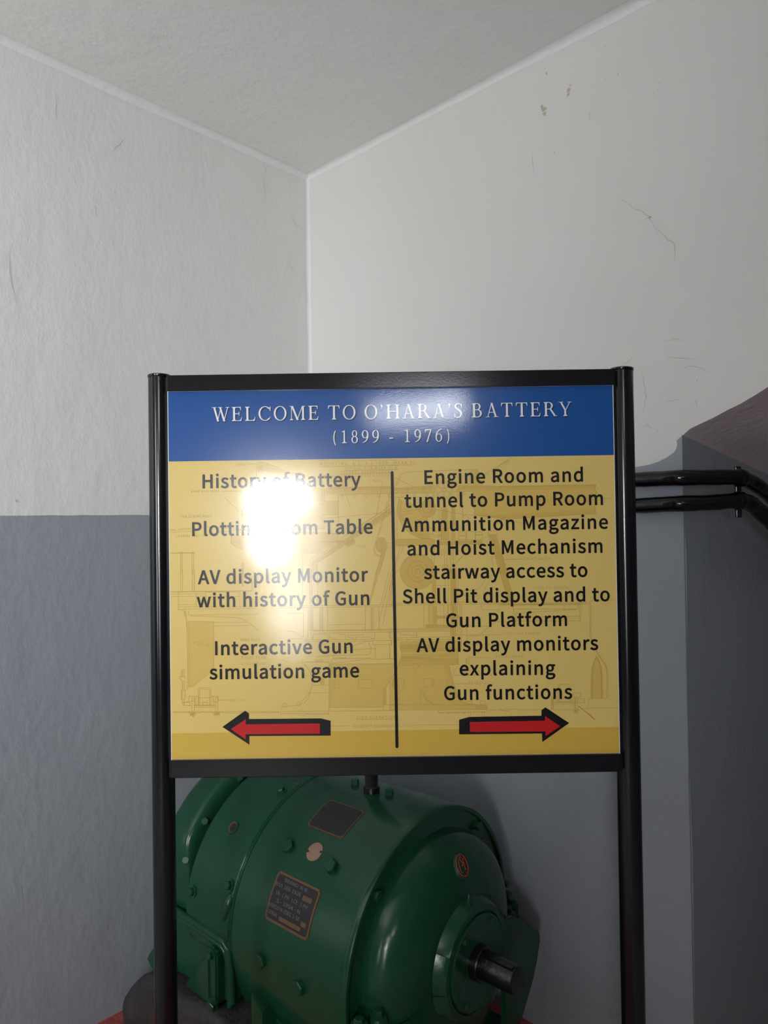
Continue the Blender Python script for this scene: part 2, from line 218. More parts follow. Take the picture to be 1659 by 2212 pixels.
GLYPHS = r'''{"&":[238,[[[91,-5],[108,-3],[124,1],[139,7],[152,15],[165,25],[177,17],[189,9],[201,4],[213,-1],[224,-5],[232,22],[223,25],[214,29],[204,34],[194,40],[184,47],[196,63],[206,81],[215,99],[223,118],[229,138],[199,138],[194,121],[188,105],[180,90],[172,76],[163,63],[149,75],[135,89],[121,104],[109,119],[98,135],[115,147],[131,161],[144,175],[153,192],[156,211],[154,227],[147,241],[137,252],[123,259],[105,261],[86,258],[69,250],[57,237],[49,220],[47,201],[47,190],[49,178],[53,166],[58,153],[63,141],[48,129],[34,117],[23,102],[15,86],[13,67],[16,43],[27,24],[43,9],[65,-1]],[[144,42],[134,35],[125,29],[115,25],[105,22],[95,21],[78,23],[64,29],[53,39],[46,52],[44,68],[45,80],[50,90],[57,100],[66,110],[76,118],[88,102],[100,86],[114,70],[129,55]],[[86,156],[82,165],[78,175],[76,184],[74,193],[74,201],[75,213],[79,224],[86,232],[95,237],[106,239],[115,237],[122,233],[126,227],[129,219],[130,210],[128,197],[121,186],[112,175],[100,165]]]],",":[97,[[[26,-67],[44,-57],[58,-45],[68,-30],[75,-13],[77,7],[76,20],[73,30],[67,38],[60,42],[50,44],[43,43],[36,40],[31,36],[28,29],[26,22],[27,14],[31,8],[36,3],[42,0],[50,-1],[54,0],[52,-12],[47,-23],[40,-33],[31,-41],[19,-48]]]],"-":[121,[[[16,86],[106,86],[106,110],[16,110]]]],".":[97,[[[49,-5],[56,-3],[62,0],[67,5],[71,12],[72,20],[71,28],[67,35],[62,40],[56,43],[49,44],[41,43],[35,40],[30,35],[27,28],[26,20],[27,12],[30,5],[35,0],[41,-3]]]],"0":[194,[[[97,-5],[124,1],[146,17],[163,43],[174,81],[177,129],[174,177],[163,214],[146,240],[124,256],[97,261],[70,256],[48,240],[31,214],[21,177],[18,129],[21,81],[31,43],[48,17],[70,1]],[[97,21],[81,25],[68,38],[57,59],[51,89],[48,129],[51,169],[57,199],[68,220],[81,232],[97,236],[114,232],[127,220],[137,199],[144,169],[146,129],[144,89],[137,59],[127,38],[114,25]]]],"1":[194,[[[31,0],[172,0],[172,27],[120,27],[120,257],[96,257],[87,252],[77,248],[67,244],[55,241],[42,238],[42,218],[88,218],[88,27],[31,27]]]],"2":[194,[[[15,0],[177,0],[177,28],[106,28],[98,28],[89,27],[81,27],[72,26],[64,25],[97,59],[125,92],[146,124],[160,155],[165,186],[161,211],[151,232],[136,248],[115,258],[90,261],[71,259],[55,255],[40,247],[27,236],[14,224],[33,206],[42,215],[51,223],[62,230],[74,234],[86,235],[103,233],[116,226],[126,215],[131,201],[133,185],[129,157],[115,127],[92,95],[59,59],[15,19]]]],"3":[194,[[[92,-5],[118,-1],[141,8],[159,23],[171,43],[175,69],[172,88],[164,105],[153,118],[138,128],[120,134],[136,143],[148,152],[158,165],[164,180],[166,197],[162,219],[152,237],[136,250],[116,258],[91,261],[74,260],[59,256],[45,249],[32,241],[20,231],[37,210],[46,219],[56,226],[67,231],[78,234],[90,235],[105,233],[117,228],[126,220],[131,208],[133,195],[131,179],[124,165],[110,155],[90,148],[62,146],[62,121],[93,119],[116,112],[131,101],[140,87],[142,70],[140,53],[133,40],[122,30],[107,24],[90,22],[74,24],[59,28],[47,34],[36,42],[27,51],[10,31],[21,20],[35,10],[51,3],[70,-3]]]],"4":[194,[[[119,0],[149,0],[149,71],[183,71],[183,96],[149,96],[149,257],[114,257],[7,92],[7,71],[119,71]],[[119,96],[40,96],[99,184],[103,191],[107,199],[112,207],[116,214],[119,222],[120,213],[120,203],[119,193],[119,184],[119,175]]]],"5":[194,[[[92,-5],[117,-1],[140,10],[159,28],[171,53],[176,83],[172,114],[161,137],[144,153],[123,162],[98,165],[90,165],[82,164],[74,161],[67,159],[60,155],[67,229],[163,229],[163,257],[39,257],[30,137],[47,126],[56,131],[64,136],[72,139],[80,140],[90,141],[108,139],[123,131],[134,119],[141,103],[143,83],[140,62],[133,45],[121,33],[106,25],[89,22],[72,24],[58,28],[45,34],[35,42],[26,50],[9,29],[21,19],[34,10],[50,2],[69,-3]]]],"6":[194,[[[105,-5],[128,-1],[149,10],[165,28],[175,51],[179,79],[176,108],[167,130],[152,146],[132,156],[108,159],[96,158],[83,154],[71,148],[60,139],[50,129],[54,170],[63,200],[78,220],[95,232],[116,235],[125,234],[134,231],[142,227],[150,222],[157,215],[175,235],[165,244],[155,251],[143,256],[130,260],[114,261],[86,256],[60,241],[39,215],[25,176],[20,123],[24,77],[36,41],[54,16],[78,1]],[[50,103],[61,115],[72,125],[82,131],[93,134],[103,136],[119,133],[132,126],[142,114],[147,98],[149,79],[147,59],[141,43],[131,31],[119,23],[105,21],[88,24],[73,34],[62,51],[54,74]]]],"7":[194,[[[69,0],[103,0],[106,56],[114,105],[127,149],[147,193],[178,237],[178,257],[17,257],[17,229],[142,229],[115,188],[96,146],[82,103],[74,55]]]],"8":[194,[[[98,-5],[125,-1],[147,8],[164,22],[174,40],[178,62],[176,81],[170,97],[160,110],[148,121],[135,129],[144,139],[154,150],[161,163],[167,177],[169,193],[166,215],[157,234],[142,248],[123,257],[99,261],[76,257],[57,249],[42,235],[32,217],[28,195],[30,180],[35,167],[43,155],[52,145],[63,136],[49,126],[36,114],[26,100],[19,83],[16,64],[20,41],[31,23],[49,8],[71,-1]],[[116,139],[98,147],[82,155],[69,166],[61,179],[57,195],[59,209],[65,221],[74,229],[85,235],[98,237],[113,234],[125,228],[134,218],[140,206],[142,191],[141,180],[138,169],[132,159],[125,149]],[[98,19],[81,22],[66,28],[55,38],[47,51],[44,67],[46,81],[51,94],[58,106],[68,116],[80,125],[101,116],[119,106],[134,95],[144,81],[148,63],[145,48],[139,36],[129,27],[115,21]]]],"9":[194,[[[82,-5],[110,0],[136,16],[156,44],[170,84],[175,139],[171,183],[159,217],[141,242],[117,256],[89,261],[66,257],[46,246],[30,229],[19,206],[15,178],[19,149],[28,127],[43,110],[62,101],[86,97],[99,99],[112,103],[124,109],[135,118],[145,129],[141,87],[131,57],[117,37],[100,25],[81,22],[71,23],[62,25],[53,29],[45,35],[38,42],[20,22],[30,13],[40,6],[53,0],[66,-3]],[[145,155],[134,142],[124,133],[113,126],[102,122],[91,121],[75,124],[62,131],[53,143],[47,159],[46,178],[48,198],[54,214],[63,226],[75,234],[89,236],[107,233],[122,223],[133,207],[141,184]]]],"A":[213,[[[1,0],[34,0],[59,78],[153,78],[177,0],[211,0],[124,257],[88,257]],[[67,104],[79,144],[85,161],[90,178],[95,195],[100,213],[105,230],[111,213],[116,195],[122,178],[127,161],[132,144],[145,104]]]],"B":[230,[[[35,0],[117,0],[149,3],[176,12],[197,27],[210,48],[214,75],[212,95],[205,110],[194,122],[179,131],[162,137],[175,145],[186,154],[193,166],[198,179],[200,194],[195,218],[183,236],[165,248],[140,254],[111,257],[35,257]],[[68,148],[68,231],[107,231],[129,230],[146,225],[158,217],[165,206],[168,190],[166,175],[159,164],[147,155],[129,150],[106,148]],[[68,26],[68,123],[112,123],[137,121],[157,115],[171,106],[179,93],[182,76],[179,58],[170,44],[156,34],[137,28],[112,26]]]],"C":[223,[[[132,-5],[151,-3],[168,2],[184,9],[198,19],[211,32],[193,53],[183,43],[172,35],[160,29],[147,25],[133,24],[106,29],[84,42],[68,64],[57,93],[54,129],[57,165],[68,193],[85,215],[107,228],[134,233],[147,232],[159,228],[169,223],[178,217],[187,209],[204,230],[195,239],[182,248],[168,255],[152,260],[134,261],[97,255],[66,238],[42,211],[26,174],[20,128],[26,82],[41,45],[65,18],[96,1]]]],"D":[241,[[[35,0],[101,0],[143,6],[176,22],[200,49],[215,85],[220,129],[215,174],[200,209],[176,235],[142,251],[99,257],[35,257]],[[68,27],[68,230],[97,230],[129,226],[155,214],[173,193],[183,165],[187,129],[183,94],[173,65],[155,44],[129,31],[97,27]]]],"E":[206,[[[35,0],[187,0],[187,28],[68,28],[68,121],[165,121],[165,149],[68,149],[68,229],[183,229],[183,257],[35,257]]]],"F":[193,[[[35,0],[68,0],[68,115],[166,115],[166,143],[68,143],[68,229],[183,229],[183,257],[35,257]]]],"G":[241,[[[136,-5],[156,-3],[174,1],[190,7],[204,16],[215,25],[215,133],[131,133],[131,106],[186,106],[186,39],[179,34],[170,29],[161,26],[150,24],[139,24],[109,29],[85,42],[68,64],[57,93],[54,129],[57,165],[69,193],[87,215],[110,228],[139,233],[153,232],[166,228],[177,223],[186,216],[194,209],[212,230],[202,239],[190,247],[175,255],[158,259],[138,261],[100,255],[67,238],[42,211],[26,174],[20,128],[26,82],[42,45],[66,18],[98,1]]]],"H":[255,[[[35,0],[68,0],[68,121],[187,121],[187,0],[220,0],[220,257],[187,257],[187,149],[68,149],[68,257],[35,257]]]],"I":[103,[[[35,0],[68,0],[68,257],[35,257]]]],"J":[187,[[[83,-5],[110,-1],[130,11],[143,28],[151,50],[154,75],[154,257],[121,257],[121,78],[120,58],[115,42],[106,32],[95,26],[80,24],[69,25],[59,28],[51,34],[43,42],[35,53],[12,36],[22,22],[34,10],[48,2],[65,-3]]]],"K":[226,[[[35,0],[68,0],[68,81],[112,134],[189,0],[225,0],[132,159],[213,257],[176,257],[68,128],[68,257],[35,257]]]],"L":[190,[[[35,0],[180,0],[180,28],[68,28],[68,257],[35,257]]]],"M":[284,[[[35,0],[64,0],[64,142],[64,156],[64,172],[63,188],[61,203],[60,218],[82,159],[131,26],[153,26],[201,159],[222,218],[222,203],[221,188],[220,172],[219,156],[219,142],[219,0],[249,0],[249,257],[210,257],[161,119],[158,109],[154,98],[151,87],[147,77],[143,66],[138,77],[134,87],[131,98],[127,109],[123,119],[74,257],[35,257]]]],"N":[253,[[[35,0],[66,0],[66,135],[66,151],[65,167],[64,183],[63,199],[62,215],[91,162],[185,0],[218,0],[218,257],[187,257],[187,123],[187,107],[188,91],[189,74],[190,58],[192,42],[162,95],[68,257],[35,257]]]],"O":[260,[[[130,-5],[166,1],[196,19],[219,47],[234,84],[239,129],[234,175],[219,211],[196,238],[166,255],[130,261],[94,255],[63,238],[40,211],[26,175],[20,129],[26,84],[40,47],[63,19],[94,1]],[[130,24],[104,29],[83,42],[67,64],[57,94],[54,129],[57,165],[67,193],[83,215],[104,228],[130,233],[156,228],[177,215],[193,193],[203,165],[206,129],[203,94],[193,64],[177,42],[156,29]]]],"P":[222,[[[35,0],[68,0],[68,102],[110,102],[141,105],[168,114],[187,130],[200,152],[204,181],[200,211],[187,232],[167,246],[141,254],[109,257],[35,257]],[[68,129],[68,230],[104,230],[129,229],[148,224],[161,215],[170,201],[172,181],[170,162],[162,147],[149,137],[130,130],[106,129]]]],"Q":[260,[[[130,22],[104,27],[83,41],[67,63],[57,93],[54,129],[57,165],[67,193],[83,215],[104,228],[130,233],[156,228],[177,215],[193,193],[203,165],[206,129],[203,93],[193,63],[177,41],[156,27]],[[208,-64],[217,-64],[226,-63],[233,-62],[240,-60],[245,-58],[239,-34],[235,-35],[230,-36],[224,-37],[218,-37],[212,-37],[196,-36],[181,-32],[168,-25],[157,-15],[149,-3],[179,7],[204,26],[223,53],[235,88],[239,129],[234,175],[219,211],[196,238],[166,255],[130,261],[94,255],[63,238],[40,211],[26,175],[20,129],[25,87],[37,52],[57,25],[83,6],[114,-4],[125,-23],[140,-40],[159,-53],[182,-61]]]],"R":[222,[[[68,135],[68,230],[111,230],[133,229],[150,224],[163,215],[170,203],[173,185],[170,167],[163,153],[150,143],[133,137],[111,135]],[[176,0],[213,0],[147,112],[167,119],[183,130],[195,144],[203,163],[205,185],[201,213],[189,233],[170,247],[145,254],[116,257],[35,257],[35,0],[68,0],[68,109],[114,109]]]],"S":[209,[[[106,-5],[136,-1],[160,9],[178,25],[190,45],[194,68],[191,89],[184,105],[172,118],[158,128],[141,137],[104,153],[92,158],[81,164],[71,172],[64,182],[62,196],[64,208],[70,219],[80,226],[93,231],[110,233],[123,232],[136,229],[148,224],[158,217],[168,209],[185,230],[173,240],[159,249],[144,255],[127,260],[110,261],[83,258],[61,249],[44,234],[33,216],[29,193],[32,173],[40,157],[52,144],[66,135],[81,127],[118,111],[132,105],[143,98],[153,90],[159,79],[161,65],[158,52],[152,40],[140,31],[125,26],[107,24],[91,25],[76,29],[61,36],[48,45],[36,56],[17,33],[31,20],[47,10],[66,2],[85,-3]]]],"T":[210,[[[89,0],[121,0],[121,229],[199,229],[199,257],[11,257],[11,229],[89,229]]]],"U":[252,[[[126,-5],[156,-1],[181,11],[201,31],[214,63],[218,106],[218,257],[187,257],[187,105],[184,73],[176,50],[163,35],[146,26],[126,24],[107,26],[91,35],[78,50],[70,73],[67,105],[67,257],[34,257],[34,106],[39,63],[52,31],[71,11],[97,-1]]]],"V":[201,[[[82,0],[120,0],[201,257],[168,257],[127,118],[122,100],[117,83],[113,67],[108,50],[102,33],[95,50],[91,67],[86,83],[81,100],[76,118],[34,257],[0,257]]]],"W":[307,[[[63,0],[102,0],[140,155],[143,167],[145,178],[148,190],[151,202],[153,213],[157,202],[159,190],[162,178],[164,167],[167,155],[206,0],[245,0],[298,257],[267,257],[239,117],[237,100],[234,84],[231,67],[228,50],[225,34],[220,50],[216,67],[212,84],[209,100],[205,117],[169,257],[140,257],[104,117],[101,100],[97,84],[93,67],[90,50],[86,34],[82,50],[79,67],[76,84],[72,100],[69,117],[42,257],[9,257]]]],"X":[201,[[[6,0],[40,0],[77,69],[81,77],[85,85],[89,93],[93,102],[98,111],[104,102],[109,93],[113,85],[117,77],[121,69],[159,0],[195,0],[120,131],[190,257],[156,257],[121,191],[118,184],[114,177],[111,170],[107,162],[103,153],[97,162],[93,170],[89,177],[85,184],[82,191],[47,257],[11,257],[81,133]]]],"Y":[186,[[[77,0],[109,0],[109,99],[186,257],[153,257],[120,184],[115,173],[110,162],[105,151],[99,139],[94,128],[87,139],[82,151],[77,162],[72,173],[67,184],[34,257],[0,257],[77,99]]]],"Z":[211,[[[18,0],[195,0],[195,28],[57,28],[193,237],[193,257],[30,257],[30,229],[153,229],[18,20]]]],"a":[197,[[[76,-5],[90,-3],[103,1],[116,7],[128,14],[139,23],[143,0],[169,0],[169,117],[167,143],[159,165],[147,181],[128,191],[103,195],[85,194],[69,190],[54,184],[40,177],[29,170],[41,148],[51,154],[61,160],[73,164],[85,167],[98,168],[114,166],[125,159],[132,148],[136,135],[137,120],[94,114],[61,103],[38,90],[25,72],[21,49],[23,31],[31,16],[43,5],[58,-2]],[[85,21],[74,22],[65,26],[58,31],[53,40],[51,51],[54,65],[63,77],[79,86],[104,94],[137,99],[137,46],[126,37],[116,30],[106,25],[96,22]]]],"b":[216,[[[116,-5],[141,0],[164,13],[182,34],[194,62],[199,98],[195,131],[186,158],[171,178],[150,191],[123,195],[110,194],[98,190],[86,184],[74,177],[63,168],[64,202],[64,279],[32,279],[32,0],[58,0],[61,20],[72,11],[83,5],[94,0],[105,-3]],[[111,22],[103,23],[94,25],[84,29],[74,34],[64,42],[64,142],[75,151],[85,159],[95,164],[105,167],[115,168],[134,165],[148,155],[158,141],[164,121],[165,98],[163,72],[155,51],[143,35],[128,26]]]],"c":[179,[[[107,-5],[121,-3],[134,0],[146,5],[158,11],[169,19],[155,41],[147,35],[139,30],[130,26],[120,23],[110,22],[90,25],[74,35],[62,50],[54,71],[51,95],[54,119],[62,140],[75,155],[91,165],[111,168],[120,167],[128,165],[135,162],[142,157],[149,152],[165,173],[156,180],[147,186],[136,191],[124,194],[110,195],[81,191],[56,178],[36,158],[23,130],[18,95],[23,60],[35,33],[54,12],[79,0]]]],"d":[217,[[[97,-5],[110,-3],[123,1],[135,7],[145,14],[155,22],[159,0],[185,0],[185,279],[153,279],[153,206],[154,173],[145,181],[135,187],[125,191],[113,194],[101,195],[76,191],[53,178],[35,157],[23,129],[19,95],[22,60],[32,33],[49,12],[71,0]],[[104,22],[86,26],[71,35],[60,50],[54,70],[51,95],[54,119],[62,140],[74,155],[89,165],[106,168],[116,167],[125,165],[134,161],[143,156],[153,148],[153,48],[143,39],[134,32],[124,26],[114,23]]]],"e":[194,[[[109,-5],[124,-4],[137,-1],[150,3],[161,9],[172,15],[160,36],[152,31],[143,27],[133,24],[123,22],[113,21],[93,24],[76,33],[62,47],[54,65],[50,88],[178,88],[178,91],[179,94],[179,98],[179,102],[179,106],[176,136],[167,161],[151,179],[130,191],[103,195],[78,191],[55,178],[36,157],[23,129],[18,95],[23,60],[36,33],[55,12],[80,0]],[[49,110],[54,131],[62,147],[74,160],[88,167],[104,169],[120,167],[133,160],[143,148],[149,131],[151,110]]]],"f":[114,[[[12,164],[37,164],[37,0],[69,0],[69,164],[110,164],[110,190],[69,190],[69,220],[70,234],[74,244],[79,252],[86,256],[96,258],[100,257],[105,257],[109,256],[113,254],[118,252],[125,277],[119,279],[113,281],[107,282],[100,283],[93,283],[73,280],[57,272],[46,259],[40,242],[37,221],[37,190],[12,188]]]],"g":[197,[[[96,-88],[129,-84],[156,-75],[176,-60],[188,-42],[193,-22],[190,-5],[182,8],[169,17],[150,22],[126,23],[89,23],[76,24],[66,27],[60,32],[57,37],[56,44],[56,50],[58,55],[61,59],[64,63],[68,67],[73,65],[79,63],[85,61],[90,61],[96,60],[118,63],[137,72],[152,86],[162,104],[166,126],[165,136],[163,145],[160,153],[155,160],[150,166],[189,166],[189,190],[123,190],[119,192],[114,193],[108,194],[102,195],[96,195],[74,192],[54,183],[39,169],[29,150],[25,127],[26,114],[30,102],[36,92],[42,83],[50,76],[44,70],[38,64],[33,56],[30,48],[29,39],[30,31],[32,23],[36,17],[40,12],[46,8],[36,-1],[28,-9],[23,-18],[19,-27],[18,-37],[22,-55],[32,-69],[49,-79],[70,-85]],[[96,82],[83,84],[72,90],[64,99],[58,112],[56,127],[58,142],[63,155],[72,164],[83,170],[96,172],[109,170],[120,164],[129,155],[135,142],[137,127],[134,112],[129,99],[120,90],[109,84]],[[101,-65],[82,-64],[67,-60],[55,-53],[48,-43],[46,-32],[47,-26],[49,-19],[52,-12],[58,-6],[65,0],[70,-1],[75,-2],[80,-2],[85,-3],[90,-3],[123,-3],[136,-4],[147,-6],[155,-11],[159,-18],[161,-27],[158,-38],[150,-49],[138,-58],[121,-63]]]],"h":[213,[[[32,0],[64,0],[64,138],[75,148],[85,157],[95,162],[105,166],[116,167],[130,165],[140,159],[147,150],[151,135],[152,116],[152,0],[184,0],[184,120],[182,147],[175,168],[164,183],[147,192],[126,195],[111,193],[98,189],[85,182],[74,173],[63,163],[64,202],[64,279],[32,279]]]],"i":[96,[[[32,0],[64,0],[64,190],[32,190]],[[48,229],[55,230],[61,233],[66,238],[69,244],[70,251],[69,258],[66,263],[61,268],[55,270],[48,271],[41,270],[35,268],[31,263],[28,258],[27,251],[28,244],[31,238],[35,233],[41,230]]]],"j":[96,[[[12,-85],[32,-82],[47,-74],[57,-61],[63,-43],[64,-22],[64,190],[33,190],[33,-22],[32,-34],[30,-45],[26,-53],[19,-57],[9,-59],[5,-59],[1,-58],[-2,-58],[-6,-57],[-9,-56],[-15,-80],[-11,-81],[-6,-83],[0,-84],[6,-84]],[[48,229],[55,230],[61,233],[66,238],[69,244],[70,251],[69,258],[66,263],[61,268],[55,270],[48,271],[41,270],[35,268],[31,263],[28,258],[27,251],[28,244],[31,238],[35,233],[41,230]]]],"k":[193,[[[32,0],[64,0],[64,50],[99,92],[155,0],[190,0],[118,113],[181,190],[146,190],[65,90],[64,279],[32,279]]]],"l":[99,[[[66,-5],[71,-4],[75,-4],[78,-3],[82,-3],[84,-2],[80,23],[78,22],[75,22],[70,23],[68,24],[66,27],[65,31],[64,36],[64,279],[32,279],[32,38],[33,23],[37,11],[44,3],[53,-3]]]],"m":[324,[[[32,0],[64,0],[64,138],[75,149],[84,157],[94,162],[103,166],[112,167],[125,165],[135,159],[142,150],[146,135],[147,116],[147,0],[179,0],[179,138],[190,149],[200,157],[209,162],[218,166],[227,167],[240,165],[250,159],[257,150],[261,135],[263,116],[263,0],[294,0],[294,120],[292,147],[285,168],[274,183],[258,192],[237,195],[223,193],[210,188],[198,181],[186,171],[174,159],[168,171],[161,181],[150,189],[138,193],[121,195],[108,193],[96,189],[84,182],[73,173],[62,162],[58,190],[32,190]]]],"n":[214,[[[32,0],[64,0],[64,138],[75,148],[85,157],[95,162],[105,166],[116,167],[130,165],[140,159],[147,150],[151,135],[152,116],[152,0],[184,0],[184,120],[182,147],[175,168],[164,183],[147,192],[126,195],[111,193],[98,189],[85,182],[73,173],[62,162],[58,190],[32,190]]]],"o":[212,[[[106,-5],[133,0],[157,12],[176,33],[189,60],[194,95],[189,130],[176,158],[157,178],[133,191],[106,195],[79,191],[55,178],[36,158],[23,130],[18,95],[23,60],[36,33],[55,12],[79,0]],[[106,22],[88,25],[73,35],[61,50],[54,71],[51,95],[54,119],[61,140],[73,155],[88,165],[106,168],[124,165],[140,155],[151,140],[159,119],[161,95],[159,71],[151,50],[140,35],[124,25]]]],"p":[217,[[[32,-80],[64,-80],[64,-16],[63,18],[74,10],[84,4],[95,-1],[105,-4],[116,-5],[141,0],[164,13],[182,34],[194,62],[199,98],[195,131],[186,158],[171,178],[150,191],[123,195],[110,194],[97,190],[85,184],[73,176],[62,168],[58,190],[32,190]],[[111,22],[103,23],[94,25],[84,29],[74,34],[64,42],[64,142],[75,151],[86,159],[96,164],[105,167],[115,168],[134,165],[148,155],[158,141],[164,121],[165,98],[163,72],[155,51],[143,35],[128,26]]]],"q":[217,[[[153,-80],[185,-80],[185,190],[159,190],[156,172],[145,180],[135,187],[125,191],[114,194],[101,195],[76,191],[53,178],[35,157],[23,129],[19,95],[22,60],[32,33],[49,12],[71,0],[97,-5],[110,-3],[122,0],[134,6],[145,14],[154,22],[153,-13]],[[104,22],[86,26],[71,35],[60,50],[54,70],[51,95],[54,119],[62,140],[74,155],[89,165],[106,168],[116,167],[125,165],[134,161],[143,156],[153,148],[153,48],[143,39],[134,32],[124,26],[114,23]]]],"r":[136,[[[32,0],[64,0],[64,122],[73,139],[82,152],[92,160],[102,165],[112,166],[116,166],[120,166],[124,165],[127,164],[131,163],[137,191],[133,192],[129,194],[125,194],[121,195],[116,195],[104,193],[92,188],[81,180],[71,169],[62,155],[58,190],[32,190]]]],"s":[164,[[[82,-5],[106,-2],[126,6],[140,19],[148,34],[151,52],[148,71],[139,85],[125,95],[110,103],[93,110],[81,114],[69,120],[60,126],[54,133],[52,143],[54,151],[58,159],[65,165],[75,169],[88,170],[97,169],[106,167],[115,163],[123,159],[131,153],[146,173],[137,180],[126,186],[114,191],[101,194],[87,195],[64,192],[46,185],[33,173],[25,158],[22,141],[25,124],[34,111],[46,100],[61,92],[77,86],[90,81],[101,76],[111,69],[118,60],[120,50],[119,41],[115,32],[107,26],[97,22],[83,20],[70,21],[58,24],[47,29],[37,35],[27,43],[11,22],[23,13],[36,6],[51,0],[66,-3]]]],"t":[132,[[[92,-5],[99,-4],[106,-3],[113,-2],[120,0],[127,2],[121,27],[117,25],[112,24],[108,22],[103,22],[99,21],[88,23],[79,28],[74,35],[71,45],[70,58],[70,164],[121,164],[121,190],[70,190],[70,244],[43,244],[40,190],[9,188],[9,164],[38,164],[38,59],[40,38],[45,20],[55,7],[71,-2]]]],"u":[213,[[[88,-5],[103,-3],[116,2],[128,9],[140,18],[151,30],[154,0],[181,0],[181,190],[149,190],[149,55],[138,43],[128,34],[119,28],[108,24],[97,23],[84,25],[74,31],[67,41],[63,55],[62,74],[62,190],[29,190],[29,70],[32,43],[38,23],[50,8],[66,-2]]]],"v":[182,[[[73,0],[111,0],[178,190],[146,190],[110,82],[107,71],[103,59],[100,48],[96,37],[93,26],[88,37],[84,48],[81,59],[77,71],[74,82],[38,190],[5,190]]]],"w":[281,[[[62,0],[99,0],[126,102],[129,113],[132,124],[134,135],[137,146],[139,157],[144,146],[146,135],[149,124],[151,113],[154,103],[181,0],[220,0],[272,190],[241,190],[213,80],[211,69],[208,59],[206,48],[204,38],[202,27],[197,38],[195,48],[192,59],[189,69],[187,80],[157,190],[126,190],[96,80],[93,69],[91,59],[88,48],[86,38],[83,27],[79,38],[77,48],[75,59],[73,69],[70,80],[42,190],[9,190]]]],"x":[174,[[[5,0],[39,0],[64,44],[68,51],[72,58],[76,65],[80,72],[84,78],[90,72],[94,65],[98,58],[102,51],[106,44],[134,0],[169,0],[106,96],[164,190],[131,190],[107,148],[104,142],[101,136],[97,129],[94,123],[91,117],[85,123],[81,129],[78,136],[74,142],[70,148],[45,190],[10,190],[68,99]]]],"y":[182,[[[35,-82],[56,-79],[73,-69],[87,-55],[98,-37],[106,-16],[178,190],[147,190],[112,85],[109,74],[106,63],[103,52],[100,41],[97,31],[91,42],[87,53],[84,64],[80,74],[76,85],[38,190],[5,190],[81,0],[77,-15],[71,-28],[64,-39],[56,-48],[46,-54],[34,-56],[31,-55],[28,-55],[25,-54],[22,-53],[19,-53],[13,-78],[17,-79],[21,-80],[25,-81],[30,-82]]]],"z":[166,[[[12,0],[156,0],[156,26],[53,26],[153,173],[153,190],[23,190],[23,164],[112,164],[12,17]]]],"°":[130,[[[65,168],[80,170],[93,177],[104,187],[111,201],[114,218],[111,235],[104,249],[93,259],[80,266],[65,268],[50,266],[36,259],[26,249],[18,235],[16,218],[18,201],[26,187],[36,177],[50,170]],[[65,186],[55,187],[47,192],[41,199],[37,207],[35,218],[37,228],[41,237],[47,244],[55,249],[65,250],[75,249],[83,244],[89,237],[93,228],[95,218],[93,207],[89,199],[83,192],[75,187]]]]}'''
# ================================================================== ROOM
def quad_grid(bm, O, U, V, lu, lv, nu, nv):
    vs = [[bm.verts.new(O + U * (lu * i / nu) + V * (lv * j / nv)) for i in range(nu + 1)] for j in range(nv + 1)]
    for j in range(nv):
        for i in range(nu): bm.faces.new((vs[j][i], vs[j][i + 1], vs[j + 1][i + 1], vs[j + 1][i]))
Zv = Vector((0, 0, 1))
NR = -(-UL); NR = UL.copy()               # right wall's room-side normal is along the left wall
NL = UR.copy()                            # left wall's room-side normal is along the right wall
DADO = H + 0.0335
def prism_wall(bm, pts, depth_vec, mat_index=0):
    """a wall panel: front face pts, extruded back by depth_vec"""
    f = [bm.verts.new(p) for p in pts]
    b = [bm.verts.new(p + depth_vec) for p in pts]
    fs = [bm.faces.new(f), bm.faces.new(b[::-1])]
    n = len(pts)
    for i in range(n): fs.append(bm.faces.new((f[i], b[i], b[(i + 1) % n], f[(i + 1) % n])))
    for x in fs: x.material_index = mat_index
TH = 0.15
# left wall, white over grey
bm = bmesh.new()
wl = lambda t, z: K + UL * t + Zv * z
zig = []
for i in range(61):
    t = ROOM_L * i / 60 * .5
    zig.append(wl(t, DADO + random.uniform(-.0008, .0008)))
zig.append(wl(ROOM_L, DADO))
prism_wall(bm, zig + [wl(ROOM_L, CEIL), wl(0, CEIL)], -NL * TH, 0)
prism_wall(bm, zig[::-1] + [wl(0, 0), wl(ROOM_L, 0)], -NL * TH, 1)
wall_left = new_obj('wall_left', bm, [white, dado]); tag(wall_left, kind='structure', label='white plaster wall over grey dado, left of the room corner')
# right wall, with the low arched recess
wr = lambda t, z: K + UR * t + Zv * z
paint = [(0, DADO), (.5, DADO), (1.0, DADO + .01), (1.25, H + .10), (1.34, H + .134), (1.40, H + .144), (1.43, H + .147), (1.456, H + .153), (1.482, H + .164),
         (1.501, H + .176), (1.508, H + .185), (1.511, H + .197), (1.509, H + .208), (1.518, H + .215)]
ARR = 1.527
arch = [(ARR, H + .221), (1.545, H + .236), (1.575, H + .248), (1.605, H + .259), (1.640, H + .275), (1.673, H + .288), (1.705, H + .304), (1.738, H + .322),
        (1.85, H + .365), (2.0, H + .405), (2.2, H + .43), (2.4, H + .405), (2.6, H + .33), (2.75, H + .22)]
FAR = 2.75
bm = bmesh.new()
prism_wall(bm, [wr(t, z) for t, z in (paint + arch)] + [wr(FAR, DADO), wr(ROOM_R, DADO), wr(ROOM_R, CEIL), wr(0, CEIL)], -NR * .012, 0)
low = paint + [(ARR, H + .221), (ARR - .003, H + .05), (ARR + .003, H - .1), (ARR + .002, H - .23), (ARR - .002, H - .5), (ARR + .003, H - .9), (ARR, 0), (0, 0)]
prism_wall(bm, [wr(t, z) for t, z in low][::-1], -NR * .012, 1)
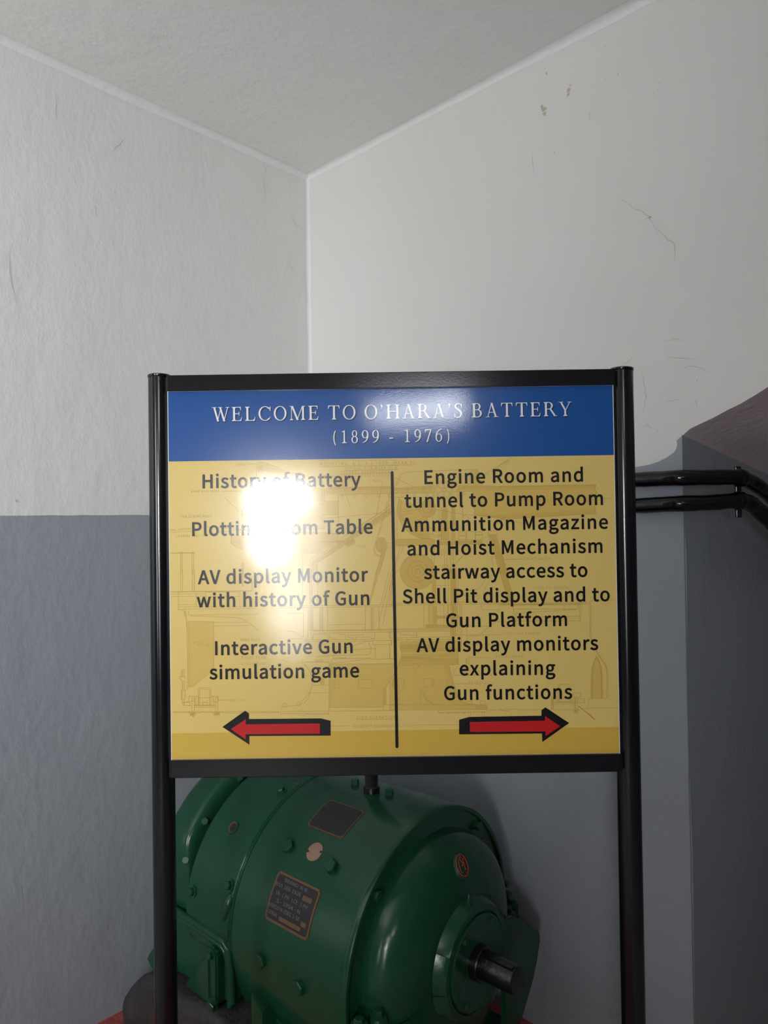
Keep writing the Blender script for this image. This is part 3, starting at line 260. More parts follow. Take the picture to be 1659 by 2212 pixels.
prism_wall(bm, [wr(FAR, 0), wr(FAR, DADO), wr(ROOM_R, DADO), wr(ROOM_R, 0)], -NR * .012, 1)
wall_right = new_obj('wall_right', bm, [white_r, dado]); tag(wall_right, kind='structure', label='white plaster wall over grey dado, right of the room corner')
# recess jamb, soffit and back
A0 = wr(ARR, 0)
jd = Vector((math.sin(math.radians(47.5)), math.cos(math.radians(47.5)), 0))
JT = lambda s: H + .221 - s * .138
J = lambda s, z: A0 + jd * s + Zv * z
bm = bmesh.new()
pts = [J(0.0, 0)]
jv = []
NS = 14
for k in range(NS + 1):
    s = -.006 + 1.306 * k / NS
    jv.append((bm.verts.new(J(s, 0)), bm.verts.new(J(s, JT(s)))))
for a, b in zip(jv, jv[1:]): bm.faces.new((a[0], b[0], b[1], a[1]))
B1 = J(1.3, 0); B2 = wr(FAR, 0) - NR * 1.0
qa = [bm.verts.new(p) for p in (B1, B2, B2 + Zv * JT(1.3), B1 + Zv * JT(1.3))]; bm.faces.new(qa)
qb = [bm.verts.new(p) for p in (B2, wr(FAR, 0), wr(FAR, H + .22), B2 + Zv * JT(1.3))]; bm.faces.new(qb)
bmesh.ops.remove_doubles(bm, verts=bm.verts, dist=1e-5)
wall_recess = new_obj('wall_recess', bm, dado); tag(wall_recess, kind='structure', label='dark grey side wall of the low recess behind the pipes')
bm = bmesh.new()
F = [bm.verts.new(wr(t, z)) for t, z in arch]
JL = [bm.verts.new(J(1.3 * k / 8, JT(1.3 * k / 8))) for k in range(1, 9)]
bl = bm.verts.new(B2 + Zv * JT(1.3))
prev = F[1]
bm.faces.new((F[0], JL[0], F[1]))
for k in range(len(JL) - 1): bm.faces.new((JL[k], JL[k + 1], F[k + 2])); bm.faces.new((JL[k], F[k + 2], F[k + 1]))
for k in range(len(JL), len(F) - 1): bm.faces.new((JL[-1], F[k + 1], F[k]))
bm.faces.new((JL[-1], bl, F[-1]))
soffit = new_obj('trim_1', bm, mauve, smooth=True); tag(soffit, kind='structure', label='whitish sloping soffit over the recess, its mauve imitating red floor bounce')
# ceiling, floor, far walls
C4 = [K, K + UL * ROOM_L, K + UL * ROOM_L + UR * ROOM_R, K + UR * ROOM_R]
bm = bmesh.new(); prism_wall(bm, [p + Zv * CEIL for p in C4], Zv * .1)
tag(new_obj('ceiling', bm, ceil_m), kind='structure')
FX = [K - UL * 1.5 - UR * .2, K + UL * ROOM_L - UR * .2, K + UL * ROOM_L + UR * (ROOM_R + .2), K + UR * (ROOM_R + .2) - UL * 1.5]
bm = bmesh.new(); prism_wall(bm, FX, Zv * -.1)
for v in bm.verts: v.co.z -= .03
tag(new_obj('floor', bm, concrete), kind='structure')
bm = bmesh.new(); prism_wall(bm, [K, K + UL * 1.75, K + UL * 1.75 + UR * 2.0, K + UR * 2.0], Zv * -.03)
tag(new_obj('floor_red_slab', bm, red_floor), kind='structure', label='red painted slab in the corner under the motor')
bm = bmesh.new()
P, Q = K + UL * ROOM_L, K + UL * ROOM_L + UR * ROOM_R
prism_wall(bm, [P, Q, Q + Zv * DADO, P + Zv * DADO], UL * TH, 1)
prism_wall(bm, [P + Zv * DADO, Q + Zv * DADO, Q + Zv * CEIL, P + Zv * CEIL], UL * TH, 0)
tag(new_obj('wall_back', bm, [white, dado]), kind='structure')
bm = bmesh.new()
P = K + UR * ROOM_R
prism_wall(bm, [P, Q, Q + Zv * DADO, P + Zv * DADO], UR * TH, 1)
prism_wall(bm, [P + Zv * DADO, Q + Zv * DADO, Q + Zv * CEIL, P + Zv * CEIL], UR * TH, 0)
tag(new_obj('wall_front', bm, [white, dado]), kind='structure')
# plaster fillets where the walls and the ceiling meet
def fillet(bm, P, Q, a, b, r, n=40):
    prev = None
    for i in range(n + 1):
        p = P.lerp(Q, i / n)
        rr = r * random.uniform(.75, 1.2)
        row = []
        for k in range(5):
            th = (PI / 2) * k / 4
            # concave quarter: centre at p + (a+b)*rr
            row.append(bm.verts.new(p + a * (rr - rr * math.sin(th)) + b * (rr - rr * math.cos(th)) + (a + b) * .0005))
        if prev:
            for k in range(4): bm.faces.new((prev[k], row[k], row[k + 1], prev[k + 1]))
        prev = row
cove_m = mat('white_cove_paint', (.82, .82, .815), .5, bump=PL)
for nm, P, Q, a, b, r in (('trim_2', K + Zv * CEIL, K + UL * ROOM_L + Zv * CEIL, NL, -Zv, .020), ('trim_3', K + Zv * CEIL, K + UR * ROOM_R + Zv * CEIL, NR, -Zv, .020),
                          ('trim_4', K + Zv * DADO, K + Zv * CEIL, NL, NR, .013)):
    bm = bmesh.new(); fillet(bm, P, Q, a, b, r)
    tag(new_obj(nm, bm, cove_m, smooth=True), kind='structure')
# hairline cracks, rust marks, chips on the walls
def ribbon_on(bm, fn, pts, w):
    prev = None
    for i, (t, z) in enumerate(pts):
        a = Vector(pts[max(i - 1, 0)]); b = Vector(pts[min(i + 1, len(pts) - 1)])
        d = (b - a); d = Vector((-d.y, d.x)).normalized() * w * (0.35 + 0.65 * math.sin(PI * min(max(i / max(len(pts) - 1, 1), .08), .92)))
        row = (bm.verts.new(fn(t + d.x, z + d.y)), bm.verts.new(fn(t - d.x, z - d.y)))
        if prev: bm.faces.new((prev[0], row[0], row[1], prev[1]))
        prev = row
def wander(pts, n, amp):
    out = []
    for (a, b), (c, d) in zip(pts, pts[1:]):
        for k in range(n):
            t = k / n; out.append((a + (c - a) * t + random.uniform(-amp, amp), b + (d - b) * t + random.uniform(-amp, amp)))
    out.append(pts[-1]); return out
def onR(t, z): return wr(t, z + H) + NR * .0012
def onL(t, z): return wl(t, z + H) + NL * .0012
CR = CRACKS_R
for pts in CR:
    bm = bmesh.new(); ribbon_on(bm, onR, wander(pts, 5, .0022), .00055)
    new_obj('crack', bm, crack_m, wall_right)
for pts in CRACKS_L:
    bm = bmesh.new(); ribbon_on(bm, onL, wander(pts, 5, .0022), .0006)
    new_obj('crack', bm, crack_m, wall_left)
def blot(bm, fn, t, z, r, n=11):
    c = bm.verts.new(fn(t, z)); ring = []
    for k in range(n):
        a = 2 * PI * k / n; q = r * random.uniform(.3, .85)
        ring.append(bm.verts.new(fn(t + math.cos(a) * q, z + math.sin(a) * q)))
    for k in range(n): bm.faces.new((c, ring[k], ring[(k + 1) % n]))
for t, z, r in STAINS_R:
    bm = bmesh.new(); blot(bm, onR, t, z, r); new_obj('stain', bm, stain_m, wall_right)
for t, z, r in STAINS_L:
    bm = bmesh.new(); blot(bm, onL, t, z, r); new_obj('stain', bm, stain_m, wall_left)
# pale drip marks on the recess wall
drip_m = mat('pale_drip_line', (.30, .31, .32), .6)
for s, z0, z1 in ((.112, H - .05, H - .33), (.140, H - .10, H - .40), (.146, H - .10, H - .42)):
    bm = bmesh.new(); n_ = Vector((jd.y, -jd.x, 0)) * .0012
    ribbon_on(bm, lambda t, z: J(t, z) + n_, wander([(s, z0), (s + .003, z1)], 8, .0006), .0007)
    new_obj('drip_mark', bm, drip_m, wall_recess)
# ================================================================== SIGN STAND
YP = 1.526                                 # front of the printed board
def AP(px, py):                            # artwork units (about one millimetre) -> x, z on the board
    return 1.00017262e-3 * px - 1.46653710e-5 * py - 0.813406474, -1.44886793e-5 * px - 9.99142662e-4 * py + 1.13777959 + H
X0, X1, ZT, ZB, ZBLUE = -.4645, .4993, H + .2875, H - .5055, H + .1363
sign = empty('sign_stand', (0.0175, 1.548, 0), 'free-standing sign on two black posts with blue heading and yellow direction panel', 'sign')
def flat(name, loops, depth, m, parent, offset=0.0, thick=.00025):
    """filled outline(s) on the board, as thin as ink, standing `depth` in front of it"""
    cu = D.curves.new('tmp', 'CURVE'); cu.dimensions = '2D'; cu.fill_mode = 'BOTH'; cu.extrude = thick / 2
    for lp in loops:
        sp = cu.splines.new('POLY'); sp.points.add(len(lp) - 1); sp.use_cyclic_u = True
        for p, q in zip(sp.points, lp): p.co = (q[0], q[1], 0, 1)
    o = D.objects.new('tmp', cu); COL.objects.link(o)
    bpy.context.view_layer.update()
    me = D.meshes.new_from_object(o.evaluated_get(bpy.context.evaluated_depsgraph_get()))
    D.objects.remove(o); D.curves.remove(cu)
    for v in me.vertices: v.co = (v.co.x, YP - depth - v.co.z, v.co.y)
    me.name = name
    me.flip_normals()
    me.update()
    return mesh_obj(name, me, m, parent)
# posts
for x, r, nm in ((-.4895, .0243, 'l'), (.5262, .0252, 'r')):
    bm = bmesh.new()
    tube(bm, [(x, 1.548, .012), (x, 1.548, H + .322)], r, 48)
    s = 1 if x < 0 else -1
    xi = X0 if x < 0 else X1
    box(bm, min(xi - s * .009, xi), max(xi - s * .009, xi), 1.531, 1.560, ZB - .040, H + .320)
    post = new_obj('post', bm, black_metal, sign, smooth=True, sharp=20)
    bm = bmesh.new()
    tube(bm, [(x, 1.548, H + .3215), (x, 1.548, H + .3225), (x, 1.548, H + .3275), (x, 1.548, H + .329)], [r + .0002, r + .0010, r + .0010, r - .0012], 48)
    new_obj('post_cap', bm, black_metal, post, smooth=True, sharp=40)
    bm = bmesh.new()
    tube(bm, [(x, 1.548, 0), (x, 1.548, .010), (x, 1.548, .014)], [.14, .14, .13], 48)
    new_obj('foot', bm, black_metal, sign, smooth=True, sharp=30)
for nm, z0, z1 in (('top_rail', ZT + .0005, H + .3225), ('bottom_rail', H - .5445, ZB - .0008)):
    bm = bmesh.new()
    box(bm, X0 - .001, X1 + .001, 1.5195, 1.556, z0, z1, bevel=.0016)
    rl = new_obj(nm, bm, rail_metal, sign, smooth=True, sharp=18)
    bm = bmesh.new()
    if nm == 'top_rail': box(bm, X0, X1, 1.5180, 1.5215, z0 - .0005, z0 + .0016, bevel=.0006)
    else: box(bm, X0, X1, 1.5180, 1.5215, z1 - .0016, z1 + .0004, bevel=.0006)
    new_obj('rail_lip', bm, rail_metal, rl)
# board (white foam core edge, printed face), very slightly bowed like the real sheet
bm = bmesh.new()
box(bm, X0 - .0016, X1 + .0018, YP + .0003, YP + .006, ZB - .002, ZT + .002)
panel = new_obj('panel', bm, core, sign)
def rect(x0, x1, z0, z1): return [[(x0, z0), (x1, z0), (x1, z1), (x0, z1)]]
def sheet(name, x0, x1, z0, z1, m, nx=24, nz=16):
    bm = bmesh.new()
    vs = [[bm.verts.new((x0 + (x1 - x0) * i / nx, YP, z0 + (z1 - z0) * j / nz)) for i in range(nx + 1)] for j in range(nz + 1)]
    for j in range(nz):
        for i in range(nx): bm.faces.new((vs[j][i], vs[j][i + 1], vs[j + 1][i + 1], vs[j + 1][i]))
    return new_obj(name, bm, m, panel)
ZBAND = AP(850, 1577)[1]
sheet('heading_print', X0, X1, ZBLUE, ZT, blue)
sheet('yellow_print', X0, X1, ZBAND, ZBLUE, yellow)
sheet('yellow_footer_print', X0, X1, ZB, ZBAND, yellow_deep)

# ---------------- lettering
G_SANS = json.loads(GLYPHS)
UNIT = 1.0
def glyph_run(text, track=0.0):
    """glyph outlines of a text line in font units (cap height about 267), pen positions included"""
    x = 0; loops = []
    for ch in text:
        if ch == ' ':
            x += 75 + track; continue
        if ch == '·':
            loops.append([(x + 30 + 16 * math.cos(a), 130 + 16 * math.sin(a)) for a in [2 * PI * k / 10 for k in range(10)]]); x += 62 + track; continue
        adv, ls = G_SANS[ch]
        for lp in ls: loops.append([(px + x, py) for px, py in lp])
        x += adv + track
    return loops
def bounds(loops):
    xs = [p[0] for l in loops for p in l]; ys = [p[1] for l in loops for p in l]
    return min(xs), max(xs), min(ys), max(ys)
CAPU = bounds([l for l in G_SANS['H'][1]])[3]
def text_line(name, text, xa, ya, xb, yb, cap, m, parent, depth=.0006, bold=0.0, squeeze=1.0):
    """fit a line of text between artwork points (xa, ya) and (xb, yb) on its baseline"""
    P = Vector(AP(xa, ya)); Q = Vector(AP(xb, yb)); U = (Q - P); W = U.length; U.normalize(); V = Vector((-U.y, U.x))
    s = cap * 1e-3 / CAPU
    n = len(text)
    l0 = glyph_run(text, 0); b0 = bounds(l0)
    track = ((W - 2 * bold) / (s * squeeze) - (b0[1] - b0[0])) / max(n - 1, 1)
    lo = glyph_run(text, track); b = bounds(lo)
    out = []
    for lp in lo:
        out.append([tuple(P + U * ((p[0] - b[0]) * s * squeeze + bold) + V * (p[1] * s)) for p in lp])
    o = flat(name, out, depth, m, parent)
    if bold > 0:
        bm = bmesh.new(); bm.from_mesh(o.data)
        outline_strip(bm, out, bold, depth + .00016)
        bm.to_mesh(o.data); bm.free()
    return o
def outline_strip(bm, loops, d, depth):
    for lp in loops:
        q = [Vector(p) for p in lp]
        q = [p for k, p in enumerate(q) if (p - q[k - 1]).length > 1e-6]
        n = len(q); A, B = [], []
        for k in range(n):
            e1 = (q[k] - q[k - 1]).normalized(); e2 = (q[(k + 1) % n] - q[k]).normalized()
            t = e1 + e2
            if t.length < .05: t = e1
            t.normalize(); nn = Vector((t.y, -t.x)); w_ = d * min(1 / max(abs(nn.dot(Vector((e1.y, -e1.x)))), .3), 1.5)
            for L_, sg in ((A, 1), (B, -1)):
                p = q[k] + nn * w_ * sg; L_.append(bm.verts.new((p.x, YP - depth, p.y)))
        for k in range(n):
            f = bm.faces.new((A[k], A[(k + 1) % n], B[(k + 1) % n], B[k])); f.normal_update()
            if f.normal.y > 0: f.normal_flip()
BODY = [
    ('History of Battery', 437, 1054.6, 779, 1050), ('Plotting Room Table', 415, 1158, 805, 1152.5), ('AV display Monitor', 427.6, 1262, 795, 1256),
    ('with history of Gun', 425.6, 1312, 798, 1306.5), ('Interactive Gun', 465.4, 1415, 762, 1410.5), ('simulation game', 453.6, 1467, 776, 1462.5),
    ('Engine Room and', 917, 1045.5, 1260, 1040), ('tunnel to Pump Room', 874, 1096.6, 1303, 1090.5), ('Ammunition Magazine', 867, 1148.5, 1313.6, 1142),
    ('and Hoist Mechanism', 880, 1200, 1301.6, 1194), ('stairway access to', 916, 1251, 1269, 1246), ('Shell Pit display and to', 870, 1303.5, 1317, 1298.5),
    ('Gun Platform', 963.7, 1355, 1224.5, 1352), ('AV display monitors', 900, 1408.5, 1291.4, 1403.5), ('explaining', 992.5, 1458.5, 1199, 1457),
    ('Gun functions', 959, 1511.5, 1235, 1508.5)]
for t, xa, ya, xb, yb in BODY:
    text_line('lettering', t, xa, ya, xb, yb, 28.6, black_ink, panel, bold=.00085, squeeze=.985)

# ---------------- serif heading, letters drawn from stems, hairlines and bowls (cap height 100)
def serif_letter(ch):
    S, h, T = 14.0, 5.4, 4.2              # stem, hairline, serif thickness
    Ls = []
    def R(x0, x1, y0, y1): Ls.append([(x0, y0), (x1, y0), (x1, y1), (x0, y1)])
    def foot(x0, x1, y, up=1, e=8):
        d = T * up
        Ls.append([(x0 - e, y), (x1 + e, y), (x1 + e, y + d), (x1 + 2.5, y + d * 1.6), (x1, y + d * 3), (x0, y + d * 3), (x0 - 2.5, y + d * 1.6), (x0 - e, y + d)])
    def stem(x, w=S, y0=0, y1=100, b=True, t=True, e=8):
        R(x, x + w, y0, y1)
        if b: foot(x, x + w, y0, 1, e)
        if t: foot(x, x + w, y1, -1, e)
    def diag(xa, ya, xb, yb, w):           # slanted bar with horizontal ends
        Ls.append([(xa, ya), (xa + w, ya), (xb + w, yb), (xb, yb)])
    def bowl(cx, cy, rx, ry, a0, a1, ts, th, n=26):
        """crescent: thickness ts at the sides, th at top and bottom"""
        o, i = [], []
        for k in range(n + 1):
            a = math.radians(a0 + (a1 - a0) * k / n)
            o.append((cx + rx * math.cos(a), cy + ry * math.sin(a))); i.append((cx + (rx - ts) * math.cos(a), cy + (ry - th) * math.sin(a)))
        Ls.append(o + i[::-1])
    def stroke(pts):                       # (x, y, width) along a spline
        P = smooth_path([(p[0], p[1], p[2]) for p in pts], 6); a, b = [], []
        for k, p in enumerate(P):
            q = P[min(k + 1, len(P) - 1)] - P[max(k - 1, 0)]; nrm = Vector((-q.y, q.x)).normalized()
            a.append((p.x + nrm.x * p.z / 2, p.y + nrm.y * p.z / 2)); b.append((p.x - nrm.x * p.z / 2, p.y - nrm.y * p.z / 2))
        Ls.append(a + b[::-1])
    def tick(x, y, w, hgt): Ls.append([(x, y), (x + w, y), (x + w * .75, y + hgt), (x + w * .55, y + hgt)])
    A = 0
    if ch == 'I': stem(9); A = 31
    elif ch == 'T':
        stem(37, t=False); R(4, 82, 95.6, 100); Ls.append([(2, 76), (5, 76), (9, 90), (18, 96), (4, 100)]); Ls.append([(84, 76), (81, 76), (77, 90), (68, 96), (82, 100)]); A = 86
    elif ch == 'L':
        stem(9); R(20, 66, 0, 4.4); Ls.append([(72, 27), (69, 27), (64, 11), (54, 4), (67, 0)]); A = 74
    elif ch == 'E':
        stem(9); R(20, 64, 0, 4.4); R(20, 62, 95.6, 100); R(20, 52, 49, 53.4)
        Ls.append([(71, 26), (68, 26), (63, 10), (53, 4), (66, 0)]); Ls.append([(66, 76), (63, 76), (59, 91), (50, 96), (64, 100)]); Ls.append([(50, 37), (53.5, 37), (53.5, 65), (50, 65), (48, 53), (48, 49)]); A = 75
    elif ch == 'H':
        stem(9); stem(72); R(20, 73, 49, 53.6); A = 95
    elif ch == 'W':
        diag(6, 100, 33, -1, 13); diag(33, -1, 57, 94, 5); diag(48, 100, 77, -1, 13); diag(78, -1, 107, 100, 5)
        R(-4, 29, 96.5, 100); R(40, 70, 96.5, 100); R(94, 120, 96.5, 100); A = 118
    elif ch == 'O': bowl(46, 50, 45, 52, 0, 360, 12.5, 4.8); A = 92
    elif ch == 'C':
        bowl(48, 50, 46, 52, 42, 318, 12.5, 4.8); Ls.append([(84, 66), (87, 66), (87, 99), (84, 99), (78, 87)]); Ls.append([(86, 27), (83.5, 27), (74, 10), (81, 13)]); A = 90
    elif ch == 'M':
        R(13, 17.5, 0, 100); foot(13, 17.5, 0, 1, 9); diag(13, 100, 52, 0, 14); diag(52, 0, 91, 100, 5); R(91, 103.5, 0, 100); foot(91, 103.5, 0, 1, 8); R(3, 26, 96.4, 100); R(92, 112, 96.4, 100); A = 116
    elif ch == 'A':
        diag(36, 101, 66, 0, 13); diag(12, 0, 39, 96, 5); R(24, 64, 32, 36.4); R(0, 28, 0, 3.6); R(56, 91, 0, 3.6); A = 88
    elif ch == 'R':
        stem(9); R(20, 40, 95.4, 100); R(20, 40, 49, 53.4); bowl(38, 74.5, 27, 25.5, -90, 90, 12.5, 4.6); diag(40, 52, 74, 0, 13); R(70, 95, 0, 3.6); A = 89
    elif ch == 'B':
        stem(9); R(20, 40, 95.4, 100); R(20, 42, 51, 55.4); R(20, 42, 0, 4.6); bowl(38, 75.5, 25, 24.5, -90, 90, 11.5, 4.6); bowl(40, 27.7, 31, 27.7, -90, 90, 12.5, 4.6); A = 79
    elif ch == 'Y':
        diag(7, 100, 37, 44, 13); diag(47, 46, 75, 100, 5); R(38, 50.5, 0, 48); foot(38, 50.5, 0, 1); R(-2, 30, 96.4, 100); R(62, 90, 96.4, 100); A = 84
    elif ch == 'S':
        stroke([(53, 80, 3.4), (46, 95, 4.4), (29, 99, 5.5), (13, 90, 9.5), (11, 74, 12), (27, 58, 12.5), (43, 46, 13), (51, 28, 12), (44, 9, 9), (26, 1, 5), (11, 7, 4.5), (3, 24, 3.4)])
        Ls.append([(53, 70), (56, 70), (56, 98), (53.5, 98), (50, 88)]); Ls.append([(1, 31), (4, 31), (9, 12), (3.6, 2), (1, 2)]); A = 64
    elif ch == '’': Ls.append([(5, 99), (16, 99), (18, 90), (14, 78), (5, 69), (4, 71), (9, 79), (10, 86), (5, 88)]); A = 24
    elif ch == '-': R(4, 33, 29, 36); A = 38
    elif ch == '(': bowl(42, 40, 38, 72, 128, 232, 8, 2); A = 33
    elif ch == ')': bowl(-9, 40, 38, 72, -52, 52, 8, 2); A = 33
    elif ch == '1':
        R(24, 34.5, 0, 94); foot(24, 34.5, 0, 1, 12); Ls.append([(24, 94), (34.5, 94), (34.5, 97), (32, 97), (10, 86), (11, 83), (24, 86)]); A = 55
    elif ch == '8':
        bowl(28, 71, 20, 25, 0, 360, 8.5, 4.5); bowl(28, 25, 24, 27, 0, 360, 9.5, 4.5); A = 55
    elif ch == '9':
        bowl(28, 65, 25, 31, 0, 360, 10, 4.5); stroke([(48, 66, 9.5), (46, 38, 9.5), (32, 13, 6.5), (8, 0, 3)]); A = 55
    elif ch == '6':
        bowl(29, 31, 25, 32, 0, 360, 10, 4.5); stroke([(9, 31, 9.5), (12, 58, 9.5), (26, 82, 6.5), (50, 97, 3)]); A = 55
    elif ch == '7':
        R(6, 52, 88, 95); Ls.append([(44, 90), (53, 95), (53, 92), (24, -1), (15, -1)]); Ls.append([(4, 72), (7, 72), (13, 88), (6, 95)]); A = 55
    return A, Ls
def heading(text, xa, ya, xb, yb, cap, parent):
    P = Vector(AP(xa, ya)); Q = Vector(AP(xb, yb)); U = Q - P; W = U.length; U.normalize(); V = Vector((-U.y, U.x)); s = cap * 1e-3 / 100
    def run(track):
        x = 0; items = []
        for ch in text:
            if ch == ' ': x += 24 + track; continue
            a, ls = serif_letter(ch); items.append((x, ls)); x += a + track
        return items
    it = run(0); xs = [p[0] + x for x, ls in it for l in ls for p in l]
    track = (W / s - (max(xs) - min(xs))) / (len(text) - 1)
    it = run(track); x0 = min(p[0] + x for x, ls in it for l in ls for p in l)
    for nm, m, dx, dz, dep in (('heading_shadow', blue_dark, .0022, -.0024, .0004), ('heading_lettering', white_ink, 0, 0, .0008)):
        bm = bmesh.new()
        for x, ls in it:
            for li, l in enumerate(ls):
                ps = [P + U * ((p[0] + x - x0) * s) + V * (p[1] * s) for p in l]
                f = bm.faces.new([bm.verts.new((q.x + dx, YP - dep - (li % 8) * 1.6e-5, q.y + dz)) for q in ps])
                f.normal_update()
                if f.normal.y > 0: f.normal_flip()
        bmesh.ops.triangulate(bm, faces=bm.faces)
        new_obj(nm, bm, m, parent)
heading('WELCOME TO O’HARA’S BATTERY', 457, 910, 1236, 898, 30.5, panel)
heading('(1899 - 1976)', 720, 957.5, 971, 953.5, 28.5, panel)

# ---------------- divider and arrows
def art(pts): return [AP(*p) for p in pts]
def line_poly(a, b, w):
    a, b = Vector(a), Vector(b); d = (b - a).normalized(); n = Vector((-d.y, d.x)) * w / 2
    out = []
    for k in range(9): t = PI / 2 + PI * k / 8; out.append(tuple(a + d * math.cos(t) * w / 2 + n * math.sin(t)))
    for k in range(9): t = -PI / 2 + PI * k / 8; out.append(tuple(b + d * math.cos(t) * w / 2 + n * math.sin(t)))
    return out
flat('divider_line', [art(line_poly((847, 1021), (857.5, 1612), 6.4))], .0006, black_ink, panel)
c6 = lambda p: (300 + p[0] / 2.962, 1200 + p[1] / 2.962)
c7 = lambda p: (800 + p[0] / 2.676, 1200 + p[1] / 2.676)
for c, ob, ib in ((c6, [(538, 1095), (683, 992), (707, 1010), (707, 1045), (1165, 1041), (1228, 1056), (1228, 1150), (710, 1153), (710, 1208)],
                   [(592, 1108), (687, 1046), (687, 1078), (1160, 1073), (1160, 1137), (687, 1141), (687, 1174)]),
                  (c7, [(512, 948), (572, 932), (986, 925), (987, 893), (1009, 877), (1146, 967), (991, 1076), (989, 1027), (512, 1032)],
                   [(573, 962), (1006, 953), (1007, 926), (1094, 985), (1010, 1042), (1009, 1015), (574, 1018)])):
    ar = flat('arrow', [art([c(p) for p in ob])], .0006, black_ink, panel)
    flat('arrow_face', [art([c(p) for p in ib])], .0010, red_ink, panel)

# ---------------- faint engineering drawing behind the words
CR_ = {'A': (360, 980, 6.38), 'B': (600, 980, 6.38), 'C': (840, 980, 6.38), 'D': (1080, 980, 6.26), 'E': (360, 1230, 5.396), 'F': (600, 1230, 5.396), 'G': (840, 1230, 5.396), 'H': (1080, 1230, 5.396)}
def cc(c, p): o = CR_[c]; return (o[0] + p[0] / o[2], o[1] + p[1] / o[2])
lines, tint1, tint2 = [], [], []
def L(c, *polys, closed=False):
    for pl in polys:
        q = [cc(c, p) for p in pl]; lines.append(q + [q[0]] if closed else q)
def RC(c, *rs):
    for x0, y0, x1, y1 in rs: L(c, [(x0, y0), (x1, y0), (x1, y1), (x0, y1)], closed=True)
def CI(c, *cs):
    for x, y, r in cs: L(c, [(x + r * math.cos(2 * PI * k / 28), y + r * math.sin(2 * PI * k / 28)) for k in range(28)], closed=True)
def EL(x, y, a, b): return [(x + a * math.cos(2 * PI * k / 28), y + b * math.sin(2 * PI * k / 28)) for k in range(28)]
def T1(c, *ps): tint1.extend([[cc(c, p) for p in q] for q in ps])
def T2(c, *ps): tint2.extend([[cc(c, p) for p in q] for q in ps])
def V(c, y0, y1, *xs): L(c, *[[(x, y0), (x, y1)] for x in xs])
def Hh(c, x0, x1, *ys): L(c, *[[(x0, y), (x1, y - (x1 - x0) * .012)] for y in ys])
def jag(c, pts, amp, step=16):
    out = []
    for (a, b), (p, q) in zip(pts, pts[1:]):
        n = max(2, int(math.hypot(p - a, q - b) / step))
        out += [(a + (p - a) * k / n + random.uniform(-amp, amp), b + (q - b) * k / n + random.uniform(-amp, amp)) for k in range(n)]
    L(c, out + [pts[-1]])
# A
L('A', [(1110, 143), (1240, 143)], [(1380, 135), (1659, 235)], [(1375, 185), (1659, 268)], [(1330, 222), (1510, 320)], [(1320, 205), (1500, 230), (1610, 310)], [(1232, 240), (1232, 400)], [(1240, 140), (1290, 115), (1380, 135), (1365, 180)])
CI('A', (1295, 192, 28), (1295, 192, 14)); T1('A', EL(1295, 192, 74, 74), [(1330, 150), (1380, 135), (1659, 240), (1659, 275), (1510, 320), (1330, 222)])
L('A', [(750, 520), (1110, 518)], [(1112, 480), (1122, 980)], [(1128, 480), (1136, 980)], [(790, 600), (1000, 800)], [(1030, 850), (1120, 848)], [(1060, 660), (1112, 660)], [(1035, 770), (1040, 850)], [(45, 1095), (350, 1068)], [(540, 1010), (1100, 1052)], [(720, 1085), (1110, 1050)], [(480, 1138), (720, 1090)])
L('A', [(885, 1135), (885, 1240), (960, 1290), (1150, 1390), (1172, 1450), (1172, 1500)], [(885, 1225), (1000, 1225)], [(1000, 1130), (1000, 1245), (1180, 1350)], [(1005, 1185), (1165, 1255)], [(1020, 1140), (1165, 1190)], [(1005, 1215), (1170, 1300)])
T1('A', [(885, 1135), (1000, 1130), (1165, 1190), (1180, 1350), (1172, 1450), (1150, 1390), (960, 1290), (885, 1240)])
L('A', [(50, 1370), (390, 1366)], [(50, 1378), (390, 1374)]); V('A', 1372, 1659, 192, 214, 348, 372); CI('A', (203, 1370, 11), (360, 1368, 11)); RC('A', (1040, 1510, 1055, 1659))
# E
V('E', 0, 270, 164, 186, 301, 323); Hh('E', 45, 1000, 262, 268); Hh('E', 45, 370, 292, 320)
L('E', [(137, 255), (137, 475), (205, 482), (210, 550)], [(137, 440), (1050, 436)], [(137, 412), (345, 410)], [(137, 466), (1050, 458)], [(345, 285), (345, 440)], [(850, 265), (850, 440)], [(222, 470), (235, 665)], [(205, 482), (222, 540)],
  [(255, 480), (255, 530), (285, 535), (1080, 525)], [(285, 545), (800, 562), (880, 580), (940, 610), (1080, 712)], [(240, 610), (560, 612), (590, 622), (940, 618)], [(550, 612), (553, 1165), (500, 1215), (300, 1370), (262, 1370)], [(550, 662), (990, 655)], [(240, 615), (255, 1370)], [(256, 615), (270, 1370)])
RC('E', (455, 268, 850, 320), (390, 290, 455, 315)); L('E', [(990, 100), (1000, 250)]); RC('E', (880, 0, 890, 200))
T1('E', [(258, 615), (548, 615), (553, 1165), (500, 1215), (300, 1370), (268, 1370)])
L('E', [(180, 1165), (175, 1255), (150, 1260), (170, 1290), (250, 1320)], [(205, 1165), (210, 1255), (240, 1262)], [(190, 1165), (190, 1255)], [(150, 1250), (215, 1245)], [(188, 1310), (190, 1410)], [(208, 1310), (210, 1410)], [(183, 1515), (190, 1565), (205, 1570), (210, 1520)], [(195, 1585), (300, 1588)], [(230, 1410), (258, 1370)], [(185, 1545), (275, 1545)])
RC('E', (175, 1408, 220, 1515), (210, 1548, 275, 1585), (265, 1478, 330, 1535), (540, 1478, 605, 1540), (425, 1550, 480, 1580), (300, 1500, 328, 1655), (575, 1490, 600, 1655), (345, 1480, 375, 1580), (520, 1480, 555, 1580)); T2('E', [(175, 1408), (190, 1408), (190, 1515), (175, 1515)])
